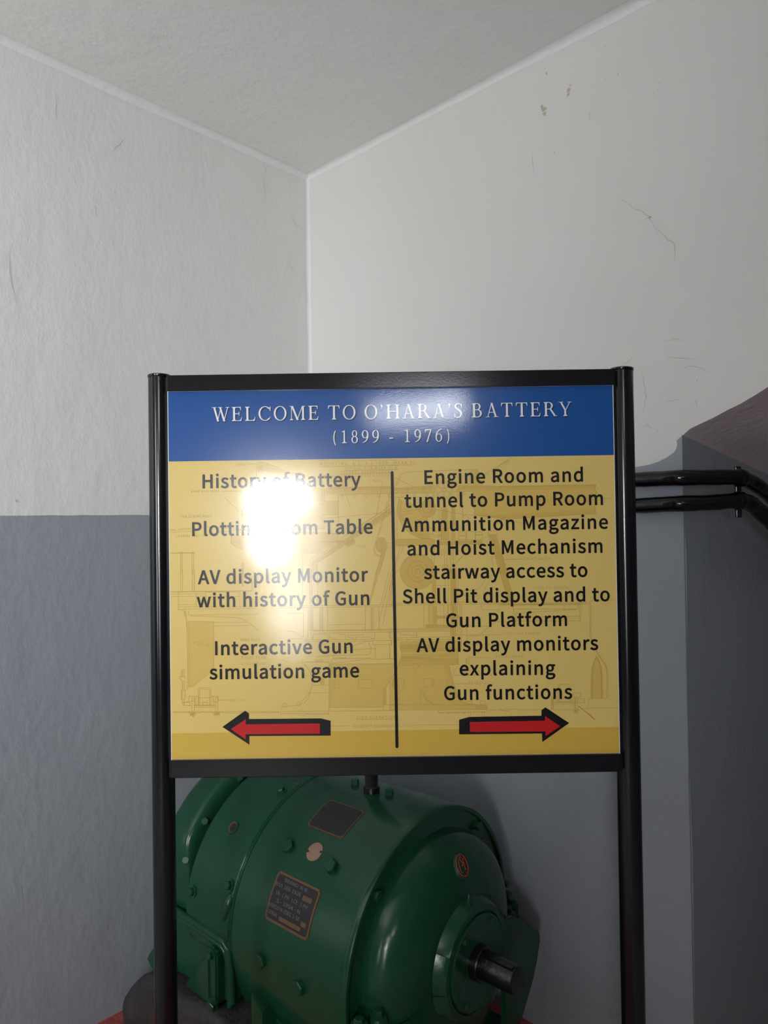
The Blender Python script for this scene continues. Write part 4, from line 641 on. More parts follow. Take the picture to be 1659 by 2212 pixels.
L('E', [(372, 1580), (372, 1402), (390, 1380), (502, 1380), (522, 1402), (518, 1580)], [(388, 1580), (388, 1412), (400, 1396), (494, 1396), (506, 1412), (504, 1580)], [(385, 1495), (515, 1495)], [(330, 1590), (570, 1588)], [(330, 1606), (570, 1604)], [(330, 1582), (570, 1580)], [(605, 1525), (715, 1522)])
L('E', [(80, 1656), (1320, 1656)]); jag('E', [(80, 1668), (1320, 1670)], 8, 22)
for bx in (310, 590):
    for k in range(14):
        a = PI * (.08 + .84 * k / 13); L('E', [(bx + 14 * math.cos(a), 1660 + 14 * math.sin(a)), (bx + random.uniform(34, 58) * math.cos(a), 1660 + random.uniform(40, 68) * math.sin(a))])
# B
L('B', [(575, 180), (1659, 162)], [(915, 235), (1659, 218)], [(850, 285), (1590, 268)], [(545, 98), (1659, 88)], [(690, 466), (1559, 455)], [(610, 480), (610, 640)], [(640, 480), (645, 655)], [(500, 657), (830, 660)], [(835, 1160), (835, 600), (850, 575), (870, 567), (1659, 550)], [(500, 640), (605, 640)],
  [(150, 940), (1559, 812)], [(170, 850), (835, 845)], [(170, 700), (170, 1000)], [(200, 1080), (835, 1100)], [(90, 1372), (540, 1376)], [(340, 1380), (340, 1659)], [(890, 420), (1000, 745)], [(1410, 385), (1440, 400), (1360, 830), (1320, 960)], [(0, 190), (270, 285)], [(0, 215), (430, 370)], [(100, 780), (170, 780)])
CI('B', *[(x, y, 19) for x, y in ((885, 593), (1055, 588), (1222, 585), (1385, 580), (1540, 580), (590, 708), (490, 708), (547, 790), (432, 793), (316, 795), (212, 795))])
RC('B', (205, 860, 390, 1040), (425, 860, 620, 1040), (620, 850, 642, 1045)); L('B', [(160, 695), (600, 660)])
T1('B', [(650, 480), (700, 466), (1559, 456), (1559, 550), (870, 567), (650, 560)], [(480, 470), (640, 470), (640, 655), (480, 655)], [(175, 700), (830, 662), (830, 845), (175, 850)], [(205, 860), (620, 860), (620, 1045), (205, 1045)], [(80, 1100), (835, 1110), (835, 1170), (540, 1375), (80, 1375)])
T2('B', [(690, 470), (1559, 460), (1559, 492), (690, 500)], [(205, 990), (620, 990), (620, 1045), (205, 1045)], [(80, 1325), (610, 1325), (540, 1375), (80, 1375)], [(480, 1659), (480, 1500), (1559, 745), (1559, 830), (545, 1510), (545, 1659)], [(200, 1075), (835, 1095), (835, 1118), (200, 1098)])
L('B', [(440, 1659), (440, 1480), (470, 1440), (830, 1190), (1480, 770), (1559, 690)], [(460, 1659), (460, 1490), (840, 1210), (1559, 715)], [(545, 1659), (545, 1510), (1430, 930), (1559, 830)], [(480, 1659), (480, 1500), (1559, 745)])
L('B', [(585, 1212), (790, 1215)], [(585, 1225), (790, 1226)], [(585, 1212), (585, 1225)], [(930, 1180), (1040, 1180), (1070, 1220), (1050, 1250), (970, 1287), (930, 1240)], [(1015, 1240), (1095, 1280)], [(790, 1215), (930, 1215)], [(1040, 1190), (1000, 1260)], [(950, 1180), (1000, 1240)]); CI('B', (905, 1225, 14), (980, 1220, 20), (1022, 1210, 16)); T2('B', [(790, 1205), (1040, 1180), (1070, 1220), (970, 1287), (900, 1250), (820, 1255)])
L('B', [(1559, 600), (1535, 620), (1515, 660), (1320, 1330), (1340, 1395), (1430, 1432)], [(1559, 625), (1530, 670), (1335, 1330), (1352, 1385), (1440, 1418)], [(1559, 1230), (1500, 1235), (1460, 1270), (1440, 1340), (1350, 1659)], [(1559, 1270), (1520, 1290), (1490, 1340), (1400, 1659)])
T2('B', EL(1428, 1265, 74, 105), [(1440, 1340), (1490, 1340), (1400, 1659), (1350, 1659)]); L('B', [(1410, 1180), (1418, 1360)], [(1440, 1180), (1436, 1360)]); L('B', EL(1428, 1265, 74, 105), closed=True)
# C
L('C', [(0, 160), (380, 155)], [(0, 222), (130, 220)], [(95, 455), (105, 385), (150, 310), (210, 272), (300, 250), (1225, 218), (1245, 320), (1285, 435)], [(110, 440), (125, 380), (170, 315)], [(80, 330), (310, 445), (380, 470)], [(0, 458), (60, 458), (120, 480), (620, 440)], [(0, 548), (600, 545)], [(0, 605), (600, 604)], [(890, 525), (1140, 522), (1165, 540), (1175, 570), (1178, 850)], [(1120, 228), (1180, 440)],
  [(960, 440), (1350, 446), (1659, 462)], [(940, 515), (1120, 410)], [(1120, 340), (1140, 440)], [(1178, 850), (1400, 880), (1659, 908)], [(640, 770), (1020, 840), (1659, 890)], [(1018, 740), (1018, 900)], [(1010, 560), (1010, 740)], [(1320, 275), (1659, 90)], [(1015, 860), (1060, 850), (1100, 890), (1100, 920)])
V('C', 445, 545, 240, 265, 470, 492); V('C', 440, 620, 606, 622, 940, 965); V('C', 740, 1190, 690, 720, 865, 888, 912)
CI('C', (188, 580, 19), (357, 575, 19), (525, 570, 19), (1038, 553, 19), (15, 580, 15), (760, 500, 125), (760, 500, 104), (760, 500, 22), (530, 765, 118), (530, 765, 60))
for k in range(6):
    a = PI / 3 * k + .5
    for d in (-8, 8): L('C', [(760 + 22 * math.cos(a) - d * math.sin(a), 500 + 22 * math.sin(a) + d * math.cos(a)), (760 + 104 * math.cos(a) - d * math.sin(a), 500 + 104 * math.sin(a) + d * math.cos(a))])
arcw = lambda r, a0, a1, n=26: [(530 + r * math.cos(math.radians(a0 + (a1 - a0) * k / n)), 765 + r * math.sin(math.radians(a0 + (a1 - a0) * k / n))) for k in range(n + 1)]
L('C', arcw(412, 85, 205), arcw(365, 95, 200)); T2('C', arcw(412, 85, 200) + arcw(365, 200, 85), [(0, 480), (600, 450), (600, 490), (0, 520)], EL(530, 765, 118, 118))
T1('C', arcw(365, 85, 200) + [(530, 765)], [(0, 480), (600, 450), (600, 545), (0, 548)])
L('C', [(168, 685), (172, 805), (160, 760), (168, 685)], [(172, 808), (410, 770)], [(185, 850), (325, 822), (352, 870), (330, 900), (205, 925), (185, 850)], [(460, 870), (390, 960), (350, 1040), (420, 1000), (460, 870)], [(440, 1100), (450, 1060), (520, 1020), (600, 1030), (605, 1110), (440, 1112)], [(600, 880), (640, 1080), (680, 1085), (690, 880)])
T1('C', [(740, 745), (800, 750), (832, 1190), (722, 1190)], [(865, 750), (912, 750), (915, 1190), (870, 1190)], [(1120, 228), (1225, 220), (1285, 435), (1180, 440)]); T2('C', [(745, 745), (798, 750), (800, 1190), (740, 1190)], [(85, 1185), (600, 1172), (630, 1200), (630, 1268), (120, 1275), (85, 1275)], [(700, 1215), (1280, 1205), (1280, 1252), (700, 1260)], [(1378, 1120), (1480, 1115), (1625, 1659), (1530, 1659)], EL(400, 1625, 240, 240))
L('C', [(85, 1185), (600, 1172), (630, 1200), (630, 1268), (120, 1275)], [(700, 1195), (1280, 1195), (1290, 1170)], [(700, 1215), (1280, 1208)], [(700, 1260), (1280, 1252), (1290, 1200)], [(740, 745), (722, 1190)], [(800, 750), (832, 1190)], [(560, 1125), (710, 1125), (710, 1150), (560, 1145)], [(100, 820), (0, 800)], [(110, 780), (115, 1180)])
RC('C', (965, 1080, 1065, 1135), (965, 1138, 1065, 1192), (1070, 1075, 1190, 1192), (1195, 1085, 1285, 1120), (1195, 1125, 1290, 1190)); CI('C', (400, 1625, 140), (400, 1625, 85), (400, 1625, 38))
L('C', arcw(1, 0, 1, 1)); V('C', 1270, 1659, 590, 622, 770, 800, 845, 868, 888, 918); RC('C', (740, 1540, 820, 1600), (720, 1320, 750, 1400), (318, 1410, 355, 1465), (440, 1410, 480, 1460))
L('C', [(160, 1659), (180, 1560), (240, 1460), (330, 1400), (400, 1388), (500, 1400), (590, 1470)], [(920, 1520), (1040, 1400)], [(935, 1500), (1015, 1415)], [(100, 1280), (150, 1300), (60, 1659)], [(205, 1275), (110, 1500)], [(1440, 1620), (1440, 1659)], [(1410, 1420), (1440, 1560)])
L('C', [(1375, 1065), (1470, 1070), (1505, 1115), (1365, 1112), (1375, 1065)], [(1365, 1112), (1385, 1190)], [(1385, 1120), (1530, 1659)], [(1425, 1120), (1565, 1659)], [(1450, 1118), (1590, 1659)], [(1480, 1115), (1625, 1659)])
T1('C', [(1178, 850), (1178, 570), (1140, 522), (950, 515), (960, 445), (1350, 448), (1659, 464), (1659, 905)]); T2('C', [(1000, 448), (1350, 450), (1659, 464), (1659, 520), (1000, 500)], [(1178, 820), (1659, 860), (1659, 905), (1178, 850)])
# D
T1('D', [(0, 443), (1305, 422), (1290, 470), (1310, 520), (1300, 570), (1290, 680), (1302, 812), (0, 890)]); T2('D', [(0, 443), (1303, 422), (1292, 475), (0, 500)], [(0, 830), (1300, 755), (1302, 812), (0, 890)])
L('D', [(0, 441), (1305, 420)], [(0, 452), (1300, 432)], [(0, 893), (1302, 815)], [(1305, 420), (1290, 470), (1312, 520), (1302, 570)], [(1300, 422), (1280, 470), (1302, 520), (1292, 570), (1285, 700), (1302, 815)], [(1390, 612), (1530, 605)], [(100, 640), (700, 625)], [(0, 150), (175, 50)], [(65, 1435), (320, 1430)], [(1315, 485), (1338, 460)], [(0, 890), (350, 945)], [(880, 1030), (1120, 1065)])
T2('D', [(0, 1365), (30, 1365), (105, 1628), (0, 1628)]); L('D', [(0, 1400), (60, 1628)], [(30, 1365), (105, 1628)], [(10, 1380), (85, 1628)])
# F
V('F', 0, 400, 290, 370, 390, 465); V('F', 445, 720, 372, 400, 412, 490, 500, 515, 525, 582, 1022, 1088, 1100, 1115, 1180); V('F', 445, 800, 355, 382)
T2('F', [(374, 0), (402, 0), (406, 715), (374, 715)], [(1150, 0), (1195, 0), (1082, 400), (1060, 400)], EL(522, 1310, 30, 42), [(650, 1288), (682, 1288), (682, 1385), (650, 1385)], [(598, 1105), (640, 1105), (625, 1605), (600, 1605)], [(1230, 1390), (1258, 1375), (1258, 1580), (1232, 1580)], [(390, 705), (470, 705), (470, 720), (390, 720)])
Hh('F', 0, 1403, 432, 452); Hh('F', 380, 1403, 712, 722, 744); Hh('F', 300, 1110, 826, 846); L('F', [(150, 455), (355, 450)], [(100, 515), (300, 512), (300, 790)], [(105, 720), (180, 725), (240, 750), (290, 790), (325, 795), (330, 840)], [(585, 650), (1025, 640)], [(140, 812), (290, 808)])
L('F', [(410, 820), (412, 775), (430, 760), (520, 755), (580, 758), (588, 800), (600, 820)], [(400, 825), (402, 770), (420, 748)], [(610, 750), (612, 800), (690, 815)], [(690, 755), (785, 758), (795, 815)], [(815, 740), (820, 795), (880, 800), (888, 830)], [(905, 828), (915, 795), (1090, 790), (1090, 810), (1125, 808)], [(825, 770), (1000, 765), (1000, 745)], [(1130, 735), (1130, 825)], [(1300, 735), (1302, 800), (1330, 806)])
RC('F', (1110, 832, 1325, 880), (445, 1060, 525, 1082), (650, 1000, 790, 1035), (650, 1288, 712, 1385), (940, 1282, 1102, 1385), (1340, 1282, 1400, 1378)); V('F', 880, 1035, 1137, 1304)
L('F', [(620, 1100), (640, 1045), (1090, 1035), (1100, 1050), (1345, 1042)], [(598, 1106), (1370, 1098)], [(620, 1100), (1085, 1040)], [(800, 920), (1060, 832), (1065, 880), (1090, 910), (1085, 980), (1050, 998), (800, 1000)], [(780, 945), (1150, 922)], [(598, 1080), (600, 1700)], [(600, 1610), (1230, 1605)], [(60, 1655), (1370, 1643)], [(1370, 1200), (1325, 1265), (1260, 1370), (1230, 1390), (1232, 1640)], [(1260, 1370), (1262, 1580), (1370, 1578)], [(280, 1045), (290, 1095), (350, 1150), (385, 1210), (402, 1350), (370, 1440), (280, 1540)], [(305, 1565), (360, 1500), (380, 1420)], [(400, 1350), (590, 1350)], [(380, 1438), (590, 1438)], [(330, 1080), (600, 1080)], [(330, 1085), (320, 1110), (350, 1150)], [(40, 1700), (45, 1605), (250, 1580), (280, 1560)], [(60, 1680), (600, 1675)], [(620, 1825), (830, 1825)], [(918, 1750), (1360, 1745)], [(1320, 40), (1180, 610)], [(1340, 60), (1225, 640)], [(1300, 0), (1200, 420)], [(1330, 0), (1330, 420)], [(450, 1020), (700, 1000)])
CI('F', (85, 1580, 22), (250, 1566, 20)); jag('F', [(280, 1690), (590, 1690)], 9, 18)
T1('F', [(600, 1106), (1370, 1098), (1325, 1265), (1260, 1370), (1230, 1390), (1230, 1605), (600, 1610)])
# G
CI('G', (335, 30, 205), (335, 30, 120), (335, 30, 70), (335, 30, 30)); T2('G', [(335 + 205 * math.cos(PI * k / 20), 30 + 205 * math.sin(PI * k / 20)) for k in range(21)], [(515, 430), (555, 430), (555, 650), (515, 650)], [(430, 650), (700, 650), (700, 678), (430, 680)], [(565, 545), (815, 540), (815, 570), (565, 575)], [(500, 0), (545, 0), (545, 395), (500, 395)], [(680, 415), (700, 415), (700, 540), (680, 540)], [(720, 0), (785, 0), (785, 780), (720, 780)])
Hh('G', 0, 1403, 402, 420); Hh('G', 0, 740, 698, 712, 730, 826); V('G', 415, 685, 405, 465, 480, 500, 515, 555, 640); V('G', 0, 400, 545, 655, 690, 720, 740, 765, 785, 805); V('G', 410, 960, 720, 745, 800, 825, 845)
L('G', [(900, 690), (908, 720), (908, 960)], [(890, 590), (905, 690)], [(1070, 412), (1070, 450), (1090, 475), (1285, 472), (1285, 415)], [(1150, 80), (1060, 220), (1000, 245), (840, 250)], [(1200, 60), (1120, 230), (1090, 300)], [(905, 780), (1040, 778), (1090, 740), (1170, 660), (1250, 610)], [(1250, 610), (1403, 615)], [(545, 190), (700, 190)], [(780, 290), (1060, 290), (1060, 330), (1000, 375), (800, 380)], [(780, 310), (1050, 312)], [(325, 730), (325, 800)], [(15, 735), (20, 800), (210, 800), (220, 830)], [(130, 730), (135, 765), (320, 768)], [(245, 820), (250, 795), (740, 790)], [(0, 1040), (60, 1040)], [(0, 870), (30, 870), (35, 830)], [(8, 880), (12, 1035)])
L('G', [(130, 846), (800, 838)], [(130, 880), (520, 876)], [(130, 925), (800, 915)], [(140, 955), (800, 945)], [(140, 1000), (800, 990)], [(130, 1018), (805, 1008)], [(130, 1046), (805, 1038)], [(120, 1062), (812, 1052)], [(112, 1118), (812, 1110)], [(145, 848), (126, 900), (146, 960), (150, 1010), (110, 1115), (95, 1150), (40, 1240), (0, 1320)], [(800, 838), (805, 1110)], [(700, 1120), (722, 1200), (760, 1350), (790, 1450), (830, 1530), (900, 1560), (1050, 1580), (1140, 1590), (1145, 1632)], [(285, 1125), (295, 1230)], [(365, 1120), (320, 1170), (310, 1230)], [(350, 1122), (300, 1175)], [(800, 1130), (760, 1180), (750, 1240), (830, 1235)], [(770, 1235), (1200, 1228)], [(800, 1160), (900, 1160)], [(900, 1040), (905, 1100), (930, 1100)], [(925, 1000), (940, 1060), (930, 1110)],
  [(365, 1375), (365, 1560)], [(380, 1375), (400, 1440), (450, 1520), (520, 1565), (590, 1582)], [(366, 1400), (400, 1470), (450, 1540), (520, 1580)], [(0, 1582), (1140, 1578)], [(0, 1572), (600, 1565)], [(0, 1640), (1140, 1632)], [(575, 1640), (575, 1667), (1140, 1660), (1140, 1632)], [(760, 1333), (920, 1332)], [(840, 660), (1150, 665)], [(750, 765), (1300, 765)], [(930, 1030), (1190, 1028)], [(900, 878), (1300, 880)], [(270, 1812), (800, 1808)], [(130, 0), (60, 60), (0, 400)], [(40, 90), (0, 250)])
for k in range(36): x = 140 + k * 10; L('G', [(x, 880), (x, 922)])
for k in range(40): x = 150 + k * 9; L('G', [(x, 1020), (x, 1043)])
RC('G', (50, 1278, 168, 1378), (402, 1275, 500, 1372), (905, 1535, 965, 1572), (1065, 1535, 1125, 1575), (895, 1040, 915, 1090), (430, 650, 700, 680), (565, 545, 815, 572), (925, 1665, 950, 1710), (1085, 1665, 1112, 1710), (750, 440, 790, 520)); T2('G', [(168, 1278), (190, 1278), (190, 1378), (168, 1378)], [(500, 1275), (535, 1275), (535, 1372), (500, 1372)], [(655, 1275), (700, 1275), (700, 1370), (655, 1370)], [(640, 1122), (700, 1120), (722, 1200), (760, 1350), (790, 1450), (830, 1530), (760, 1480), (720, 1350)], [(120, 1064), (812, 1054), (812, 1110), (112, 1118)], [(130, 925), (800, 915), (800, 945), (140, 955)], [(400, 1470), (450, 1540), (520, 1580), (590, 1582), (520, 1565), (450, 1520), (390, 1420)], [(1000, 1585), (1140, 1590), (1145, 1632), (1000, 1635)])
T1('G', [(145, 848), (800, 838), (812, 1110), (700, 1120), (722, 1200), (760, 1350), (790, 1450), (830, 1530), (900, 1560), (1140, 1590), (1145, 1630), (0, 1640), (0, 1320), (95, 1150), (110, 1115), (150, 1010), (126, 900)])
jag('G', [(590, 1672), (900, 1672)], 9, 16); jag('G', [(1160, 1640), (1403, 1645)], 9, 16)
# H
T2('H', [(0, 20), (55, 0), (175, 380), (95, 380), (0, 60)]); L('H', [(20, 0), (120, 380)], [(40, 0), (150, 370)], [(55, 0), (160, 330)], [(0, 30), (95, 380)])
Hh('H', 0, 1010, 400, 412, 422); RC('H', (155, 412, 905, 465)); L('H', [(140, 400), (160, 490), (160, 600), (185, 605), (930, 602)], [(185, 500), (185, 600)], [(190, 515), (890, 468)], [(185, 555), (920, 552)], [(920, 392), (930, 602)], [(935, 395), (945, 480), (935, 600)], [(745, 410), (748, 462)], [(1010, 378), (1010, 395)])
for d in (0, 16): jag('H', [(1038 + d, 380), (1044 + d, 700), (1050 + d, 850), (1110 + d * .6, 950), (1215 + d * .6, 1110), (1240 + d * .6, 1170), (1238 + d, 1500)], 5, 18)
jag('H', [(1240, 1502), (1025, 1506)], 5, 18); jag('H', [(1024, 1506), (1024, 1620), (940, 1625)], 5, 18); L('H', [(1025, 1617), (1375, 1612)], [(1040, 372), (1340, 360)]); jag('H', [(0, 1632), (860, 1636)], 9, 16)
sh = [(1055, 1502), (1058, 1250), (1068, 1150), (1090, 1070), (1122, 1012), (1155, 1070), (1178, 1150), (1188, 1250), (1192, 1502)]
L('H', sh, [(1072, 1500), (1074, 1200), (1095, 1090), (1122, 1012)], [(1176, 1500), (1172, 1200), (1150, 1090), (1122, 1012)]); T1('H', sh); T2('H', [(1055, 1502), (1058, 1250), (1068, 1150), (1090, 1070), (1122, 1012), (1095, 1100), (1082, 1200), (1080, 1502)], [(1192, 1502), (1188, 1250), (1178, 1150), (1155, 1070), (1122, 1012), (1150, 1100), (1166, 1200), (1168, 1502)])
L('H', [(665, 1530), (668, 1362), (690, 1335), (790, 1335), (812, 1362), (808, 1530)], [(678, 1530), (682, 1368), (696, 1348), (784, 1348), (798, 1368)], [(600, 1550), (900, 1548)], [(620, 1566), (865, 1564)], [(640, 1540), (850, 1540)]); RC('H', (592, 1490, 618, 1625), (865, 1490, 895, 1620), (850, 1438, 930, 1490), (905, 1508, 980, 1552), (690, 1508, 840, 1540)); T2('H', [(592, 1490), (618, 1490), (618, 1625), (592, 1625)], [(865, 1490), (880, 1490), (880, 1620), (865, 1620)])
for k in range(12):
    a = PI * (.08 + .84 * k / 11); L('H', [(885 + 12 * math.cos(a), 1625 + 12 * math.sin(a)), (885 + random.uniform(30, 50) * math.cos(a), 1625 + random.uniform(40, 66) * math.sin(a))])
L('H', [(775, 205), (810, 245)])
def clamp_art(p): return (min(max(p[0], 366), 1334), min(max(p[1], 985), 1630))
def ribbons(name, polys, w, depth, m):
    bm = bmesh.new()
    for pl in polys:
        q = [Vector(AP(*clamp_art(p))) for p in pl]
        closed = (q[0] - q[-1]).length < 1e-7 and len(q) > 3
        if closed: q = q[:-1]
        q = [p for k, p in enumerate(q) if k == 0 or (p - q[k - 1]).length > 1e-6]
        n = len(q)
        if n < 2: continue
        A, B = [], []; dd = depth + (len(bm.verts) % 23) * 2e-6
        for k in range(n):
            p0 = q[k - 1] if (k or closed) else q[k]; p1 = q[(k + 1) % n] if (k < n - 1 or closed) else q[k]
            e1 = (q[k] - p0); e2 = (p1 - q[k])
            if e1.length < 1e-9: e1 = e2
            if e2.length < 1e-9: e2 = e1
            e1 = e1.normalized(); e2 = e2.normalized(); t = e1 + e2
            if t.length < .05: t = e1
            t.normalize(); nn = Vector((t.y, -t.x)); w_ = w / 2 * min(1 / max(abs(nn.dot(Vector((e1.y, -e1.x)))), .3), 1.6)
            for L_, sg in ((A, 1), (B, -1)):
                p = q[k] + nn * w_ * sg; L_.append(bm.verts.new((p.x, YP - dd, p.y)))
        for k in range(n if closed else n - 1):
            f = bm.faces.new((A[k], A[(k + 1) % n], B[(k + 1) % n], B[k])); f.normal_update()
            if f.normal.y > 0: f.normal_flip()
    return new_obj(name, bm, m, panel)
def fills(name, polys, depth, m):
    bm = bmesh.new()
    for k, pl in enumerate(polys):
        dd = depth + (k % 12) * 4e-6
        q = [AP(*clamp_art(p)) for p in pl]
        try:
            f = bm.faces.new([bm.verts.new((x, YP - dd, z)) for x, z in q]); f.normal_update()
            if f.normal.y > 0: f.normal_flip()
        except ValueError: pass
    bmesh.ops.triangulate(bm, faces=bm.faces)
    return new_obj(name, bm, m, panel)
fills('drawing_pale_tint', tint1, .00010, tint_ink)
fills('drawing_tint', tint2, .00020, tint2_ink)
ribbons('drawing_lines', lines, .00085, .00032, line_ink)
red_faint = mat('faint_red_scuff', (.55, .27, .10), **PK)
ribbons('scuff_mark', [[cc('H', p) for p in q] for q in ([(905, 1590), (990, 1655), (1040, 1700), (1100, 1755)], [(990, 1655), (1045, 1695), (1095, 1748)])], .0016, .00036, red_faint)
SMALL = [('CRANE', 'A', (958, 165), 'A', (1092, 163), 4.6), ('REAR GUN BAND', 'A', (333, 538), 'A', (722, 534), 5), ('GUN SLIDING RAILS', 'A', (185, 886), 'A', (620, 880), 5.4), ('ION, LOADING', 'A', (50, 1074), 'A', (335, 1050), 4.6),
         ('LOADING TRAY', 'A', (135, 1155), 'A', (450, 1148), 4.6), ('MOUNTING, B.L. 9·2-INCH, MARK VI.', 'B', (582, 166), 'C', (380, 147), 7.2), ('TYPICAL FOR MARK VI A.', 'B', (915, 224), 'C', (132, 210), 5.8), ('GENERAL ARRANGEMENT', 'B', (862, 278), 'B', (1580, 268), 5.8),
         ('FRONT BAND CONNECTING GUN & BUFFER', 'B', (550, 326), 'B', (1530, 314), 4.4), ('BODY', 'B', (1308, 391), 'B', (1408, 388), 4), ('STOP', 'B', (1110, 1300), 'B', (1222, 1300), 5), ('30° ELEVATION', 'C', (1338, 318), 'D', (128, 118), 5), ('FRONT SHIELD', 'D', (335, 1440), 'D', (680, 1438), 5.2),
         ('SHELL PIT SHIELD', 'H', (392, 233), 'H', (775, 228), 5.6), ('PIVOT PLUG BEARING', 'H', (25, 762), 'H', (470, 760), 5.2), ('TRAVERSING ARC', 'G', (1220, 1033), 'H', (290, 1030), 5.2), ('PEDESTAL.', 'G', (932, 1341), 'G', (1180, 1338), 5.8), ('GUIDE', 'E', (315, 863), 'E', (425, 862), 4.6), ('PILLAR.', 'E', (366, 898), 'E', (514, 896), 4.4),
         ('REAR PLUG', 'E', (866, 840), 'E', (1090, 836), 6), ('PIVOT PLUG', 'E', (878, 1046), 'E', (1160, 1043), 6), ('PIVOT PLATE', 'E', (880, 1116), 'E', (1195, 1113), 5), ('TROLLEY', 'E', (718, 1540), 'E', (915, 1538), 5.4), ('TROLLEY', 'H', (275, 1480), 'H', (450, 1480), 5), ('SIDE ELEVATION', 'F', (924, 1740), 'G', (76, 1736), 6),
         ('HOLDFAST ANCHORING PLATES', 'F', (880, 1842), 'G', (262, 1834), 5.6)]
for t, c1, p1, c2, p2, cap in SMALL:
    a = cc(c1, p1); b = cc(c2, p2)
    text_line('drawing_caption', t, *a, *b, cap, line_ink, panel, depth=.00036, bold=-.00004, squeeze=.8 if len(t) > 5 else 1.0)

# ================================================================== PIPES ON THE WALL
def pipe(label, pts, r, clips):
    e = empty('conduit_pipe', pts[3], label, 'pipe', 'black pipes along the right wall')
    path = smooth_path(pts, 10)
    rs = [r * (1 + .012 * math.sin(k * 1.7) + .02 * math.sin(k * .61 + 1)) for k in range(len(path))]
    bm = bmesh.new(); tube(bm, path, rs, 24)
    p = new_obj('tube', bm, pipe_m, e, smooth=True, sharp=60)
    for c in clips:
        bm = bmesh.new()
        k = min(range(len(path)), key=lambda i: (path[i] - Vector(c)).length)
        T = (path[k + 1] - path[k - 1]).normalized()
        tube(bm, [path[k] - T * .012, path[k] - T * .009, path[k] + T * .009, path[k] + T * .012], [r * 1.05, r * 1.16, r * 1.16, r * 1.05], 24)
        new_obj('clip', bm, pipe_m, e, smooth=True, sharp=40)
    return e
def JP(sl, off, z): q = J(sl, H + z) + Vector((jd.y, -jd.x, 0)) * off; return tuple(q)
def RW(t, off, z): q = K + UR * t + NR * off; return (q.x, q.y, H + z)
pipe('upper of the two black pipes running along the right wall behind the sign',
     [RW(.55, .034, .109), RW(1.0, .034, .108), RW(1.30, .034, .106), RW(1.43, .035, .1055), RW(1.52, .046, .104), (.868, 1.868, H + .1035), (.935, 1.872, H + .103), (.985, 1.90, H + .094), (1.06, 1.95, H + .064), (1.16, 2.03, H + .012), (1.28, 2.12, H - .06), JP(.72, .09, -.13), JP(.98, .05, -.17), JP(1.31, .045, -.19)], .0208, [(.952, 1.876, H + .102)])
pipe('lower of the two black pipes running along the right wall behind the sign',
     [RW(.55, .034, .030), RW(1.0, .034, .032), RW(1.30, .034, .033), RW(1.43, .035, .0335), RW(1.52, .046, .0355), (.868, 1.868, H + .0375), (.925, 1.872, H + .041), (.972, 1.890, H + .038), (1.015, 1.92, H + .018), (1.09, 1.97, H - .028), (1.24, 2.08, H - .12), JP(.68, .09, -.20), JP(.95, .05, -.25), JP(1.31, .045, -.27)], .0212, [(.945, 1.878, H + .040)])
cl = empty('pipe_bracket', (.965, 1.905, H + .12), 'narrow black strap bracket holding the two pipes at their bend', 'bracket')
bm = bmesh.new()
box(bm, .950, .966, 1.9025, 1.9105, H - .004, H + .135, bevel=.002)
box(bm, .953, .963, 1.910, 2.035, H + .098, H + .108)
new_obj('strap', bm, pipe_m, cl)
# ================================================================== GREEN ELECTRIC MACHINE
MA = Vector((.75241, -.65869, 0)); MS = Vector((-.65869, -.75241, 0)); MC = Vector((.1235, 1.9, H - 1.12556))
def mw(x, s, z): return MC + MA * x + MS * s + Zv * z
def mc(x, r, th): t = math.radians(th); return mw(x, r * math.sin(t), r * math.cos(t))
def nrm(th): t = math.radians(th); return MS * math.sin(t) + Zv * math.cos(t)
def tan_(th): t = math.radians(th); return MS * math.cos(t) - Zv * math.sin(t)
motor = empty('electric_motor', (MC.x - .2, MC.y + .18, 0), 'large dark green electric motor with a bare black shaft end, standing behind the sign', 'motor')
def finish(name, bm, m, parent=motor, smooth=True, sharp=35):
    bmesh.ops.recalc_face_normals(bm, faces=bm.faces)
    return new_obj(name, bm, m, parent, smooth=smooth, sharp=sharp)
def lathe(bm, prof, n=128, a0=0, a1=360):
    full = abs(a1 - a0 - 360) < 1e-6
    k = n if full else n + 1
    rows = []
    for x, r in prof:
        rows.append([bm.verts.new(mc(x, r, a0 + (a1 - a0) * i / n)) for i in range(k)])
    for a, b in zip(rows, rows[1:]):
        for i in range(n): bm.faces.new((a[i], a[(i + 1) % k], b[(i + 1) % k], b[i]))
    return rows
def cap(bm, row): bm.faces.new(row)
RB = .3487
# stator frame
bm = bmesh.new()
rows = lathe(bm, [(-.432, .30), (-.432, RB - .003), (-.429, RB), (-.02, RB), (-.004, RB), (0, RB - .0025), (0, RB - .012), (-.010, RB - .014), (-.012, .28)], 160)
finish('stator_frame', bm, green)
# rear frame ring
bm = bmesh.new()
lathe(bm, [(-.4325, .30), (-.4325, RB - .001), (-.4355, RB + .0025), (-.634, RB + .0025), (-.641, RB), (-.643, .30)], 160)
ring = finish('rear_frame', bm, green)
# rear cowl
bm = bmesh.new()
rows = lathe(bm, [(-.655, .30), (-.656, .354), (-.658, .367), (-.665, .379), (-.676, .3855), (-.69, .387), (-.752, .387), (-.769, .381), (-.779, .366), (-.785, .33), (-.797, .20), (-.799, .05)], 160)
for row in rows:
    for i, v in enumerate(row):
        th = 360 * i / 160; th = th - 360 if th > 180 else th
        f = min(1, max(0, (82 - abs(th)) / 26)); f = f * f * (3 - 2 * f)
        q = v.co - MC; ax = MA * q.dot(MA); rad = q - ax; r = rad.length
        if r > .338: v.co = MC + ax + rad * ((.338 + (r - .338) * f) / r)
cap(bm, rows[-1]); finish('fan_cowl', bm, green, sharp=50)
